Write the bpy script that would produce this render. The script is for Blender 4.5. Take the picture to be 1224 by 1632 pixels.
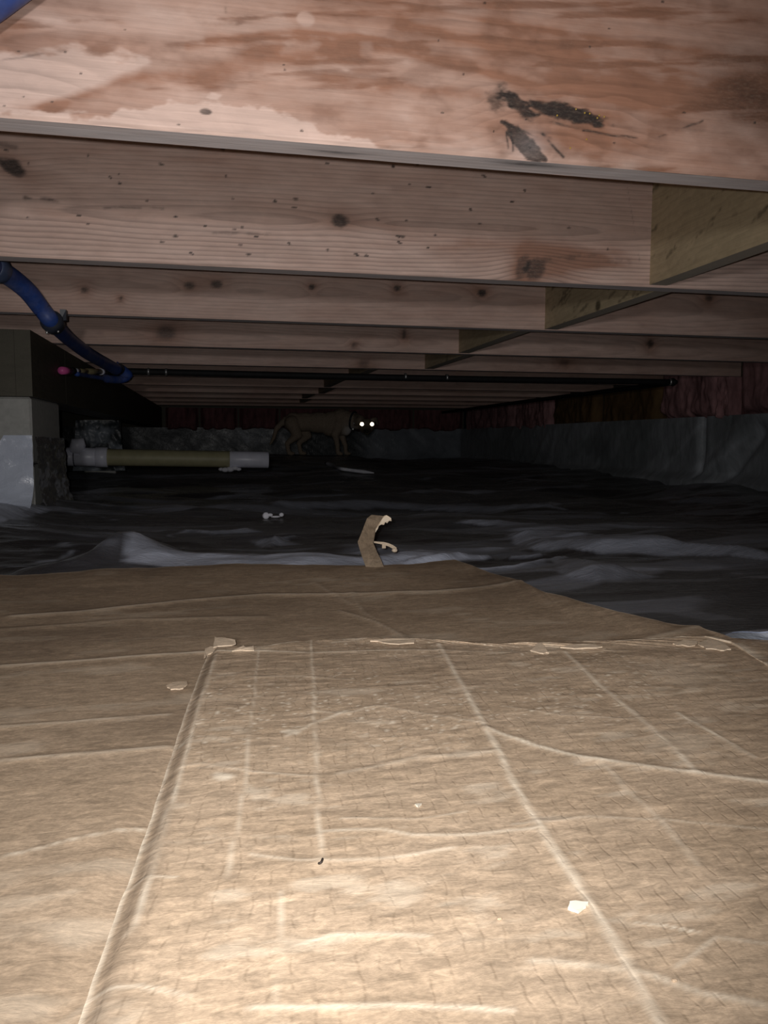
import bpy, math, random
import numpy as np
from mathutils import Vector, Matrix
random.seed(4); RNG = np.random.RandomState(4)
for o in list(bpy.data.objects): bpy.data.objects.remove(o)
SC = bpy.context.scene; COL = SC.collection

# ------------------------------------------------------------------ camera
YAW, PITCH, ROLL, F = 0.21016, 0.09129, 0.00168, 1226.0      # metres; X along the joists, Y across them, Z up
CZ = 0.22                                                     # lens height above the cardboard
FW = np.array([math.sin(YAW)*math.cos(PITCH), math.cos(YAW)*math.cos(PITCH), -math.sin(PITCH)])
_r0 = np.array([math.cos(YAW), -math.sin(YAW), 0.0]); _u0 = np.cross(_r0, FW)
RT = _r0*math.cos(ROLL)+_u0*math.sin(ROLL); UP = -_r0*math.sin(ROLL)+_u0*math.cos(ROLL)
CAM = np.array([0.0, 0.0, CZ])
cd = bpy.data.cameras.new('camera'); cam = bpy.data.objects.new('camera', cd); COL.objects.link(cam)
cam.matrix_world = Matrix(((RT[0], UP[0], -FW[0], 0), (RT[1], UP[1], -FW[1], 0), (RT[2], UP[2], -FW[2], CZ), (0, 0, 0, 1)))
cd.sensor_fit = 'HORIZONTAL'; cd.sensor_width = 36; cd.lens = 36*F/1224; cd.clip_start = 0.01
SC.camera = cam

# ------------------------------------------------------------------ light
w = bpy.data.worlds.new('world'); SC.world = w; w.use_nodes = True
w.node_tree.nodes['Background'].inputs[0].default_value = (0.6, 0.7, 1.0, 1)
w.node_tree.nodes['Background'].inputs[1].default_value = 0.0005

def spot(name, pos, aim, watts, size, blend, radius, col):
    l = bpy.data.lights.new(name, 'SPOT'); l.energy = watts; l.spot_size = math.radians(size); l.spot_blend = blend
    l.shadow_soft_size = radius; l.color = col
    o = bpy.data.objects.new(name, l); COL.objects.link(o); o.location = pos
    o.rotation_euler = (Vector(aim)-Vector(pos)).to_track_quat('-Z', 'Y').to_euler(); return o
# the phone's own lamp beside the lens, and a hand lamp held behind it, both pointing down the crawl space
spot('phone_flash', tuple(CAM - RT*0.016 + UP*0.010 - FW*0.004), tuple(CAM + FW*2 + UP*0.06 - RT*0.12), 19.5, 106, 0.9, 0.004, (1.0, 0.97, 0.94))
spot('hand_lamp', tuple(CAM - FW*0.50 - RT*0.03 + UP*0.07), tuple(CAM + FW*3 + UP*0.42 - RT*0.12), 26, 62, 0.9, 0.038, (1.0, 0.97, 0.95))
SC.view_settings.view_transform = 'Standard'; SC.view_settings.look = 'None'
SC.view_settings.exposure = 0.0; SC.view_settings.gamma = 1.0; SC.view_settings.use_curve_mapping = False

# ------------------------------------------------------------------ helpers
def ray(x, y):
    d = FW*F + RT*(x-612) - UP*(y-816); return d/F
def at(x, y, X=None, Y=None, Z=None, D=None):
    d = ray(x, y)
    if D is not None: t = D
    elif Z is not None: t = (Z-CZ)/d[2]
    elif Y is not None: t = Y/d[1]
    else: t = X/d[0]
    return CAM + d*t
def sstep(a, b, x):
    t = np.clip((x-a)/(b-a), 0, 1); return t*t*(3-2*t)
_perm = np.random.RandomState(11).permutation(65536).astype(np.int64)
def _h(i, j, s):
    return _perm[(_perm[(_perm[(i + s*1013) & 65535] + j) & 65535] + s*7) & 65535]/65535.0
def vnoise(x, y, s=0):
    x = np.asarray(x, float); y = np.asarray(y, float)
    i = np.floor(x).astype(np.int64); j = np.floor(y).astype(np.int64)
    fx = x-i; fy = y-j; fx = fx*fx*fx*(fx*(fx*6-15)+10); fy = fy*fy*fy*(fy*(fy*6-15)+10)
    a = _h(i, j, s); b = _h(i+1, j, s); c = _h(i, j+1, s); d = _h(i+1, j+1, s)
    return (a*(1-fx)+b*fx)*(1-fy)+(c*(1-fx)+d*fx)*fy
def fbm(x, y, s=0, o=4):
    t = 0; a = 1.0; n = 0
    for k in range(o):
        t = t + a*vnoise(x*2**k, y*2**k, s+k); n += a; a *= 0.5
    return t/n
def ridge(x, y, s=0, o=3):
    t = 0; a = 1.0; n = 0
    for k in range(o):
        t = t + a*(1-np.abs(2*vnoise(x*2**k, y*2**k, s+k)-1)); n += a; a *= 0.5
    return t/n
def tnoise(x, y, s=0):
    """piecewise flat noise: one plane per triangle, so folds stay sharp"""
    x = x+0.35*y; i = np.floor(x).astype(np.int64); j = np.floor(y).astype(np.int64); fx = x-i; fy = y-j
    a = _h(i, j, s); b = _h(i+1, j, s); c = _h(i, j+1, s); d = _h(i+1, j+1, s)
    return np.where(fx > fy, a+(b-a)*fx+(d-b)*fy, a+(d-c)*fx+(c-a)*fy)
def segd(U, W, a, b):
    ax, ay = a; bx, by = b; dx, dy = bx-ax, by-ay; L = dx*dx+dy*dy+1e-12
    t = np.clip(((U-ax)*dx+(W-ay)*dy)/L, 0, 1)
    return np.hypot(U-ax-t*dx, W-ay-t*dy)
def lined(U, W, pts):
    d = None
    for a, b in zip(pts[:-1], pts[1:]):
        e = segd(U, W, a, b); d = e if d is None else np.minimum(d, e)
    return d
def polysd(U, W, pts):            # signed distance, negative inside
    d = lined(U, W, list(pts)+[pts[0]]); ins = np.zeros(U.shape, bool)
    for (x0, y0), (x1, y1) in zip(pts, list(pts[1:])+[pts[0]]):
        c = ((y0 > W) != (y1 > W)) & (U < (x1-x0)*(W-y0)/((y1-y0) if y1 != y0 else 1e-9)+x0)
        ins ^= c
    return np.where(ins, -d, d)

class MB:
    """collects pieces and links them as one mesh object"""
    def __init__(s): s.v = []; s.f = []; s.n = 0; s.at = {}
    def add(s, V, Fc, **at):
        V = np.asarray(V, float).reshape(-1, 3); s.v.append(V)
        s.f += [tuple(i+s.n for i in q) for q in Fc]
        for k in set(list(at)+list(s.at)):
            s.at.setdefault(k, [np.zeros(s.n)])
            a = at.get(k, 0.0); s.at[k].append(np.broadcast_to(np.asarray(a, float).ravel() if np.ndim(a) else a, (len(V),)).copy())
        s.n += len(V); return s
    def grid(s, P, flip=False, hole=None, **at):
        n, m = P.shape[:2]; I = np.arange(n*m).reshape(n, m)
        q = np.stack([I[:-1, :-1], I[1:, :-1], I[1:, 1:], I[:-1, 1:]], -1).reshape(-1, 4)
        if hole is not None: q = q[~hole.ravel()[q].any(1)]
        if flip: q = q[:, ::-1]
        return s.add(P.reshape(-1, 3), q.tolist(), **at)
    def box(s, a, b, jit=0, **at):
        x0, y0, z0 = a; x1, y1, z1 = b
        V = np.array([(x0,y0,z0),(x1,y0,z0),(x1,y1,z0),(x0,y1,z0),(x0,y0,z1),(x1,y0,z1),(x1,y1,z1),(x0,y1,z1)], float)
        if jit: V = V + RNG.uniform(-jit, jit, V.shape)
        return s.add(V, [(0,3,2,1),(4,5,6,7),(0,1,5,4),(1,2,6,5),(2,3,7,6),(3,0,4,7)], **at)
    def tube(s, pts, rad, n=14, cap=True, **at):
        P = np.array(pts, float); k = len(P); rad = np.broadcast_to(rad, (k,))
        T = np.gradient(P, axis=0); T /= np.linalg.norm(T, axis=1)[:, None]+1e-12
        u = np.cross(T[0], (0.13, 0.31, 1.0)); u /= np.linalg.norm(u); V = []
        for i in range(k):
            u = u-T[i]*(u@T[i]); u /= np.linalg.norm(u); v = np.cross(T[i], u)
            a = np.linspace(0, 2*np.pi, n, endpoint=False)
            V.append(P[i]+rad[i]*(np.cos(a)[:, None]*u+np.sin(a)[:, None]*v))
        fc = [(i*n+j, i*n+(j+1) % n, (i+1)*n+(j+1) % n, (i+1)*n+j) for i in range(k-1) for j in range(n)]
        if cap: fc += [tuple(range(n))[::-1], tuple(range((k-1)*n, k*n))]
        return s.add(np.concatenate(V), fc, **at)
    def ball(s, c, r, n=12, m=8, **at):
        r = np.broadcast_to(r, (3,)); th = np.linspace(0.001, np.pi-0.001, m+1); ph = np.linspace(0, 2*np.pi, n, endpoint=False)
        V = [(c[0]+r[0]*math.sin(t)*math.cos(p), c[1]+r[1]*math.sin(t)*math.sin(p), c[2]+r[2]*math.cos(t)) for t in th for p in ph]
        fc = [(i*n+j, (i+1)*n+j, (i+1)*n+(j+1) % n, i*n+(j+1) % n) for i in range(m) for j in range(n)]
        return s.add(V, fc, **at)
    def build(s, name, mat, parent=None, smooth=True, loc=None):
        me = bpy.data.meshes.new(name); V = np.concatenate(s.v)
        if loc is not None: V = V-np.asarray(loc, float)
        q = np.array([len(f) for f in s.f]); idx = np.fromiter((i for f in s.f for i in f), np.int32, q.sum())
        me.vertices.add(len(V)); me.vertices.foreach_set('co', V.astype(np.float32).ravel())
        me.loops.add(len(idx)); me.loops.foreach_set('vertex_index', idx)
        me.polygons.add(len(q)); st = np.concatenate([[0], np.cumsum(q)[:-1]]).astype(np.int32)
        me.polygons.foreach_set('loop_start', st); me.polygons.foreach_set('loop_total', q.astype(np.int32))
        me.update(calc_edges=True); me.validate()
        me.polygons.foreach_set('use_smooth', [smooth]*len(me.polygons))
        for k, a in s.at.items():
            A = me.attributes.new(k, 'FLOAT', 'POINT'); A.data.foreach_set('value', np.concatenate(a).astype(np.float32))
        me.materials.append(mat)
        o = bpy.data.objects.new(name, me); COL.objects.link(o)
        if parent is not None: o.parent = parent            # parts are already in their parent's space
        elif loc is not None: o.location = loc
        return o
def tag(o, label=None, cat=None, group=None, kind=None):
    if label: o['label'] = label
    if cat: o['category'] = cat
    if group: o['group'] = group
    if kind: o['kind'] = kind
    return o
def empty(name, loc=(0, 0, 0), rot=(0, 0, 0)):
    o = bpy.data.objects.new(name, None); COL.objects.link(o); o.location = loc; o.rotation_euler = rot; o.empty_display_size = 0.05; return o
def spline(pts, n=8):
    P = np.array(pts, float); P = np.vstack([2*P[0]-P[1], P, 2*P[-1]-P[-2]]); out = []
    for i in range(1, len(P)-2):
        for t in np.linspace(0, 1, n, endpoint=False):
            a, b, c, d = P[i-1:i+3]
            out.append(0.5*((2*b)+(-a+c)*t+(2*a-5*b+4*c-d)*t*t+(-a+3*b-3*c+d)*t**3))
    out.append(P[-2]); return np.array(out)

# ------------------------------------------------------------------ materials
class NT:
    def __init__(s, name):
        s.m = bpy.data.materials.new(name); s.m.use_nodes = True; s.t = s.m.node_tree
        s.b = s.t.nodes['Principled BSDF']
        s.co = s.t.nodes.new('ShaderNodeTexCoord').outputs['Object']
    def _in(s, sock, v):
        if isinstance(v, bpy.types.NodeSocket): s.t.links.new(v, sock)
        else:
            if isinstance(v, tuple) and len(v) == 3 and sock.type == 'RGBA': v = v+(1,)
            sock.default_value = v
    def set(s, **k):
        for n, v in k.items(): s._in(s.b.inputs[n.replace('_', ' ')], v)
        return s
    def math(s, op, a, b=0.0, c=0.0, clamp=False):
        n = s.t.nodes.new('ShaderNodeMath'); n.operation = op; n.use_clamp = clamp
        for i, v in enumerate((a, b, c)): s._in(n.inputs[i], v)
        return n.outputs[0]
    def attr(s, name):
        n = s.t.nodes.new('ShaderNodeAttribute'); n.attribute_name = name; return n.outputs['Fac']
    def map(s, scale, rot=(0, 0, 0), src=None):
        n = s.t.nodes.new('ShaderNodeMapping'); s.t.links.new(src or s.co, n.inputs[0])
        n.inputs['Scale'].default_value = scale; n.inputs['Rotation'].default_value = rot; return n.outputs[0]
    def noise(s, scale=(1, 1, 1), det=4.0, rough=0.55, dist=0.0, rot=(0, 0, 0)):
        n = s.t.nodes.new('ShaderNodeTexNoise'); s.t.links.new(s.map(scale, rot), n.inputs['Vector'])
        n.inputs['Scale'].default_value = 1.0; n.inputs['Detail'].default_value = det
        n.inputs['Roughness'].default_value = rough; n.inputs['Distortion'].default_value = dist; return n.outputs[0]
    def ramp(s, fac, stops):
        n = s.t.nodes.new('ShaderNodeValToRGB'); s._in(n.inputs[0], fac); e = n.color_ramp.elements
        while len(e) < len(stops): e.new(0.5)
        for el, (p, c) in zip(e, stops):
            el.position = p; el.color = (c, c, c, 1) if not isinstance(c, tuple) else c+(1,)
        return n.outputs[0]
    def mix(s, f, a, b, mode='MIX'):
        n = s.t.nodes.new('ShaderNodeMix'); n.data_type = 'RGBA'; n.blend_type = mode
        s._in(n.inputs[0], f); s._in(n.inputs[6], a); s._in(n.inputs[7], b); return n.outputs[2]
    def bump(s, h, strength=0.3, dist=0.002):
        n = s.t.nodes.new('ShaderNodeBump'); n.inputs['Strength'].default_value = strength; n.inputs['Distance'].default_value = dist
        s._in(n.inputs['Height'], h); s.t.links.new(n.outputs[0], s.b.inputs['Normal']); return s

def pine(name, sap, heart, darkc, fib=(5, 300, 300), blotch=(7, 7, 22)):
    t = NT(name)
    r = t.math('ADD', t.attr('ring'), t.math('MULTIPLY', t.math('SUBTRACT', t.noise((3, 40, 40), 3), 0.5), 0.5))
    fr = t.math('FRACT', r)
    L = t.ramp(fr, [(0.0, 1.0), (0.45, 0.93), (0.78, 0.62), (0.9, 0.55), (1.0, 1.0)])
    hn = t.math('ADD', t.attr('heart'), t.math('MULTIPLY', t.math('SUBTRACT', t.noise(blotch, 4), 0.5), 0.5), clamp=True)
    c = t.mix(hn, sap, heart)
    c = t.mix(t.attr('ringk'), c, L, 'MULTIPLY')
    fn = t.noise(fib, 3, 0.6)
    c = t.mix(0.45, c, t.ramp(fn, [(0.3, 0.75), (0.7, 1.12)]), 'MULTIPLY')
    c = t.mix(0.6, c, t.ramp(t.noise((16, 45, 45), 5, 0.65, 0.5), [(0.3, 0.8), (0.7, 1.14)]), 'MULTIPLY')
    dk = t.math('MULTIPLY', t.attr('dark'), t.math('ADD', t.math('MULTIPLY', t.noise((90, 260, 260), 3), 0.9), 0.5), clamp=True)
    dcol = t.mix(t.ramp(t.noise((170, 420, 420), 3, 0.6), [(0.48, 0.0), (0.70, 0.75)]), darkc, (0.26, 0.225, 0.18))
    c = t.mix(dk, c, dcol)
    c = t.mix(t.attr('grey'), c, (0.71, 0.69, 0.72))
    c = t.mix(t.math('MULTIPLY', dk, 0.8), c, darkc)
    t.set(Base_Color=c, Roughness=0.62, Specular_IOR_Level=0.35)
    return t.bump(t.math('ADD', fn, t.math('MULTIPLY', L, 0.5)), 0.25, 0.0012).m
M = {}
M['pine'] = pine('pine', (0.74, 0.545, 0.47), (0.375, 0.19, 0.125), (0.035, 0.026, 0.024))
M['treated'] = pine('treated_pine', (0.52, 0.425, 0.275), (0.38, 0.30, 0.185), (0.05, 0.04, 0.02), fib=(300, 6, 300), blotch=(20, 5, 20))
M['girder'] = pine('girder_lumber', (0.115, 0.105, 0.08), (0.08, 0.072, 0.052), (0.03, 0.025, 0.02), fib=(300, 6, 300), blotch=(20, 5, 20))

def mk_card(name, a, b, flute, rotz, dash):
    t = NT(name)
    f1 = t.noise((55, 150, 60), 5, 0.68, 0.6, (0, 0, rotz)); f2 = t.noise((9, 22, 10), 5, 0.6, 0.5, (0, 0, rotz))
    f3 = t.noise((420, 520, 400), 2, 0.5)
    c = t.mix(t.math('ADD', t.math('MULTIPLY', t.math('SUBTRACT', f2, 0.5), 1.5), 0.5, clamp=True), a, b)
    c = t.mix(0.9, c, t.ramp(f1, [(0.30, 0.72), (0.5, 0.98), (0.70, 1.28)]), 'MULTIPLY')
    c = t.mix(0.8, c, t.ramp(t.noise((110, 210, 40), 4, 0.65, 1.0, (0, 0, rotz)), [(0.35, 0.84), (0.65, 1.18)]), 'MULTIPLY')
    c = t.mix(0.7, c, t.ramp(f3, [(0.3, 0.84), (0.7, 1.14)]), 'MULTIPLY')
    h = f1
    if dash:
        sx = t.t.nodes.new('ShaderNodeSeparateXYZ'); t.t.links.new(t.map((1, 1, 1), (0, 0, rotz)), sx.inputs[0])
        wob = t.math('MULTIPLY', t.math('SUBTRACT', t.noise((30, 40, 10), 2), 0.5), 0.010)
        fx = t.math('FRACT', t.math('DIVIDE', t.math('ADD', sx.outputs[0], wob), flute))
        line = t.math('SUBTRACT', 1.0, t.math('MULTIPLY', t.math('ABSOLUTE', t.math('SUBTRACT', fx, 0.5)), 9.0), clamp=True)
        gate = t.ramp(t.noise((95, 120, 50), 2, 0.5, 0.3, (0, 0, rotz)), [(0.46, 0.0), (0.60, 1.0)])
        dsh = t.math('MULTIPLY', line, gate)
        c = t.mix(t.math('MULTIPLY', dsh, 0.24), c, (0.12, 0.075, 0.04))
        h = t.math('SUBTRACT', f1, t.math('MULTIPLY', dsh, 0.35))
    c = t.mix(t.attr('wear'), c, (0.86, 0.75, 0.60))  # pale mask: wear, and highlights painted onto the upper panel
    c = t.mix(t.attr('dirt'), c, (0.085, 0.06, 0.045))  # dark mask: dirt, and edge shade painted onto the upper panel
    t.set(Base_Color=c, Roughness=0.72, Specular_IOR_Level=0.3)
    return t.bump(h, 0.32, 0.0016).m
M['card_top'] = mk_card('cardboard_upper', (0.40, 0.295, 0.20), (0.56, 0.43, 0.31), 0.0088, 0.10, True)
M['card_low'] = mk_card('cardboard_lower', (0.36, 0.265, 0.18), (0.48, 0.365, 0.26), 0.009, -0.12, False)
M['card_strip'] = mk_card('brown_strip', (0.20, 0.148, 0.10), (0.26, 0.195, 0.135), 0.009, 0.3, False)
M['card_raw'] = mk_card('torn_cardboard', (0.46, 0.34, 0.23), (0.56, 0.42, 0.30), 0.009, 0.3, False)

def mk_plastic(name, base, milk, rough=0.3, var=0.7):
    t = NT(name)
    n = t.noise((6, 22, 8), 5, 0.6, 0.6)
    mk = t.math('MULTIPLY', t.attr('milk'), t.ramp(t.noise((5, 12, 6), 4, 0.6), [(0.3, 0.55), (0.7, 1.0)]))  # pale mask: milky film, and sheen painted onto the ground sheet
    c = t.mix(mk, base, milk)
    c = t.mix(var, c, t.ramp(n, [(0.3, 0.6), (0.7, 1.3)]), 'MULTIPLY')
    t.set(Base_Color=c, Roughness=t.ramp(t.noise((9, 14, 9), 3), [(0.3, rough*0.75), (0.7, rough*1.4)]), Specular_IOR_Level=0.55, Sheen_Weight=0.05, Sheen_Roughness=0.4)
    return t.bump(t.noise((40, 90, 40), 4, 0.6, 1.2), 0.4, 0.005).m
M['poly'] = mk_plastic('polyethylene_sheet', (0.024, 0.021, 0.021), (0.66, 0.71, 0.86))
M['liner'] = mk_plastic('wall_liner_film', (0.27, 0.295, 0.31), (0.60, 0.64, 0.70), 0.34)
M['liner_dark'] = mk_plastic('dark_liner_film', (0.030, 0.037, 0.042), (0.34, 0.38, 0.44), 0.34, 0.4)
M['wrap'] = mk_plastic('white_wrap', (0.50, 0.53, 0.64), (0.78, 0.85, 1.0), 0.25, 0.2)

def simple(name, col, rough=0.5, var=0.25, scale=(20, 20, 20), spec=0.5, metal=0.0, bump=0.0):
    t = NT(name); n = t.noise(scale, 4)
    t.set(Base_Color=t.mix(1.0, col, t.ramp(n, [(0.25, 1-var), (0.75, 1+var)]), 'MULTIPLY'), Roughness=rough, Specular_IOR_Level=spec, Metallic=metal)
    if bump: t.bump(n, bump, 0.003)
    return t.m
M['concrete'] = simple('concrete', (0.44, 0.44, 0.42), 0.9, 0.12, (60, 60, 60), 0.2, 0, 0.3)
M['earth'] = simple('earth', (0.05, 0.04, 0.03), 0.95, 0.4, (9, 9, 9), 0.1)
M['subfloor'] = simple('subfloor_board', (0.42, 0.31, 0.2), 0.8, 0.2, (5, 30, 10))
t = NT('blue_hose_rubber'); c = t.mix(t.ramp(t.noise((16, 16, 16), 4), [(0.42, 0.0), (0.72, 0.45)]), (0.032, 0.075, 0.30), (0.22, 0.23, 0.29))
t.set(Base_Color=t.mix(0.6, c, t.ramp(t.noise((120, 120, 120), 3), [(0.3, 0.75), (0.7, 1.2)]), 'MULTIPLY'), Roughness=0.5, Specular_IOR_Level=0.4); M['blue'] = t.m
M['black'] = simple('black_foam', (0.012, 0.012, 0.013), 0.7, 0.3, (40, 40, 40), 0.3)
M['dkband'] = simple('dark_band', (0.03, 0.035, 0.05), 0.45, 0.3)
M['steel'] = simple('dull_steel', (0.5, 0.5, 0.5), 0.4, 0.2, (60, 60, 60), 0.5, 0.8)
M['pvc'] = simple('white_pvc', (0.80, 0.81, 0.93), 0.35, 0.1)
M['olive'] = simple('aged_drain_pipe', (0.40, 0.37, 0.22), 0.5, 0.15)
M['foamw'] = simple('white_foam', (0.75, 0.75, 0.82), 0.7, 0.15, (60, 60, 60), 0.3, 0, 0.5)
M['pink'] = simple('pink_plastic', (0.75, 0.12, 0.38), 0.4, 0.1)
M['brass'] = simple('pale_brass', (0.55, 0.46, 0.26), 0.35, 0.2, (40, 40, 40), 0.5, 0.6)
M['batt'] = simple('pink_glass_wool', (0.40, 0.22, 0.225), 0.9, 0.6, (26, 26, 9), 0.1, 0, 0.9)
M['batt_shaded'] = simple('shaded_glass_wool', (0.19, 0.085, 0.09), 0.9, 0.6, (26, 26, 9), 0.1, 0, 0.9)  # darker copy of the pink wool, far-wall shade put into its colour
M['kraft'] = simple('kraft_facing', (0.16, 0.095, 0.04), 0.75, 0.5, (14, 14, 7), 0.25, 0, 0.5)
M['paper'] = simple('pale_paper', (0.8, 0.74, 0.62), 0.7, 0.1)
M['ink'] = simple('dark_crumb', (0.03, 0.02, 0.015), 0.8, 0.2)

# ------------------------------------------------------------------ dimensions
JZ = 0.533; JH = 0.235; JT = 0.038; J1 = 0.837; SP = 0.61; NJ = 11
XR = 2.41; YB = 7.42; XL = -3.2; WT = 0.344            # right wall, back wall, left wall, wall top
jy = lambda k: J1+SP*(k-1)

# ------------------------------------------------------------------ the setting
def struct(name, mb, m, label=None): return tag(mb.build(name, m, smooth=False), label, None, None, 'structure')
struct('floor', MB().box((XL, -0.9, -0.30), (XR+0.2, YB+0.2, -0.10)), M['earth'])
struct('ceiling', MB().box((XL, -0.9, JZ+JH), (XR+0.2, YB+0.2, JZ+JH+0.02)), M['subfloor'])
wr = struct('wall_right', MB().box((XR+0.03, -0.9, -0.12), (XR+0.2, YB, WT)), M['concrete'])
struct('wall_back', MB().box((XL, YB+0.03, -0.12), (XR+0.2, YB+0.2, WT)), M['concrete'])
struct('wall_left', MB().box((XL-0.2, -0.9, -0.12), (XL, YB+0.2, JZ+JH)), M['concrete'])
struct('trim_1', MB().box((XR+0.03, -0.9, WT), (XR+0.07, YB, JZ)).box((XR+0.03, -0.9, JZ), (XR+0.06, YB, JZ+JH)), M['girder'])
struct('trim_2', MB().box((XL, YB+0.03, WT), (XR, YB+0.07, JZ)).box((XL, YB+0.03, JZ), (XR, YB+0.06, JZ+JH)), M['girder'])

# ------------------------------------------------------------------ joists
def rampaxis(a, b, lo, hi, fine, coarse):
    l = [np.arange(lo, a, coarse), np.arange(max(a, lo), min(b, hi), fine), np.arange(max(b, lo), hi, coarse), [hi]]
    x = np.unique(np.concatenate(l)); return x
def joist(k, fine, vis, label, paint, z0=0.0):
    Y = jy(k); x = rampaxis(vis[0], vis[1], XL+0.02, XR+0.028, fine, 0.08)
    ww = np.linspace(0, JH, max(12, int(JH/fine)))
    U, W = np.meshgrid(x, ww, indexing='ij')
    rng = np.random.RandomState(100+k)
    ring, heart, dark, ringk, grey = paint(U, W+JZ, Y, rng)
    bow = 0.0015*(vnoise(U*1.5, W*0+k, 3)-0.5)
    rnd = 0.0035*(1-sstep(0, 0.005, W))**2
    P = np.stack([U, Y+bow+rnd, W+JZ], -1)
    mb = MB().grid(P, ring=ring, heart=heart, dark=dark, ringk=ringk, grey=grey)
    # bottom face: pale grey
    v = np.linspace(0, JT, 8); U2, V2 = np.meshgrid(x, v, indexing='ij')
    g = 0.62+0.3*(fbm(U2*9, V2*120, 40+k)-0.5)
    r2 = (V2/0.009)+0.8*fbm(U2*3, V2*10, 7+k); d2 = 0.0*U2
    if k == 1:
        a = at(845, 262, Z=JZ); d2 = 0.9*np.exp(-((U2-a[0])/0.045)**2-((V2-0.010)/0.007)**2)
        b = at(540, 238, Z=JZ); d2 = d2+0.8*np.exp(-((U2-b[0])/0.03)**2-((V2-0.022)/0.004)**2)
    P2 = np.stack([U2, Y+0.0035+V2*(JT-0.0035)/JT, JZ+0*U2+0.0004*(vnoise(U2*30, V2*200, k)-0.5)], -1)
    mb.grid(P2, flip=True, ring=r2, heart=0.25, dark=np.clip(d2, 0, 1), ringk=0.25, grey=np.clip(g+0.1, 0, 1))
    # back, top and ends
    x0, x1 = x[0], x[-1]; z1 = JZ+JH
    mb.add([(x0,Y+JT,JZ),(x1,Y+JT,JZ),(x1,Y+JT,z1),(x0,Y+JT,z1)], [(3,2,1,0)], heart=0.4)
    mb.add([(x0,Y,z1),(x1,Y,z1),(x1,Y+JT,z1),(x0,Y+JT,z1)], [(0,1,2,3)], heart=0.4)
    for xx in (x0, x1):
        mb.add([(xx,Y,JZ),(xx,Y+JT,JZ),(xx,Y+JT,z1),(xx,Y,z1)], [(0,1,2,3)], heart=0.4)
    o = mb.build('floor_joist', M['pine'], loc=(0.0, Y, JZ)); o.data.materials[0] = M['pine']
    return tag(o, label, 'joist', 'floor joists overhead')

def uv(Y, *pts): return [(p[0], p[2]) for p in (at(x, y, Y=Y) for x, y in pts)]
def blob(U, Z, Y, x, y, rx, ry, ang=0.0):
    c = at(x, y, Y=Y); e = at(x+1, y, Y=Y); s = abs(e[0]-c[0]); ca, sa = math.cos(ang), math.sin(ang)
    du = (U-c[0])/s; dz = -(Z-c[2])/s
    a = du*ca+dz*sa; b = -du*sa+dz*ca
    return np.hypot(a/rx, b/ry)

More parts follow.
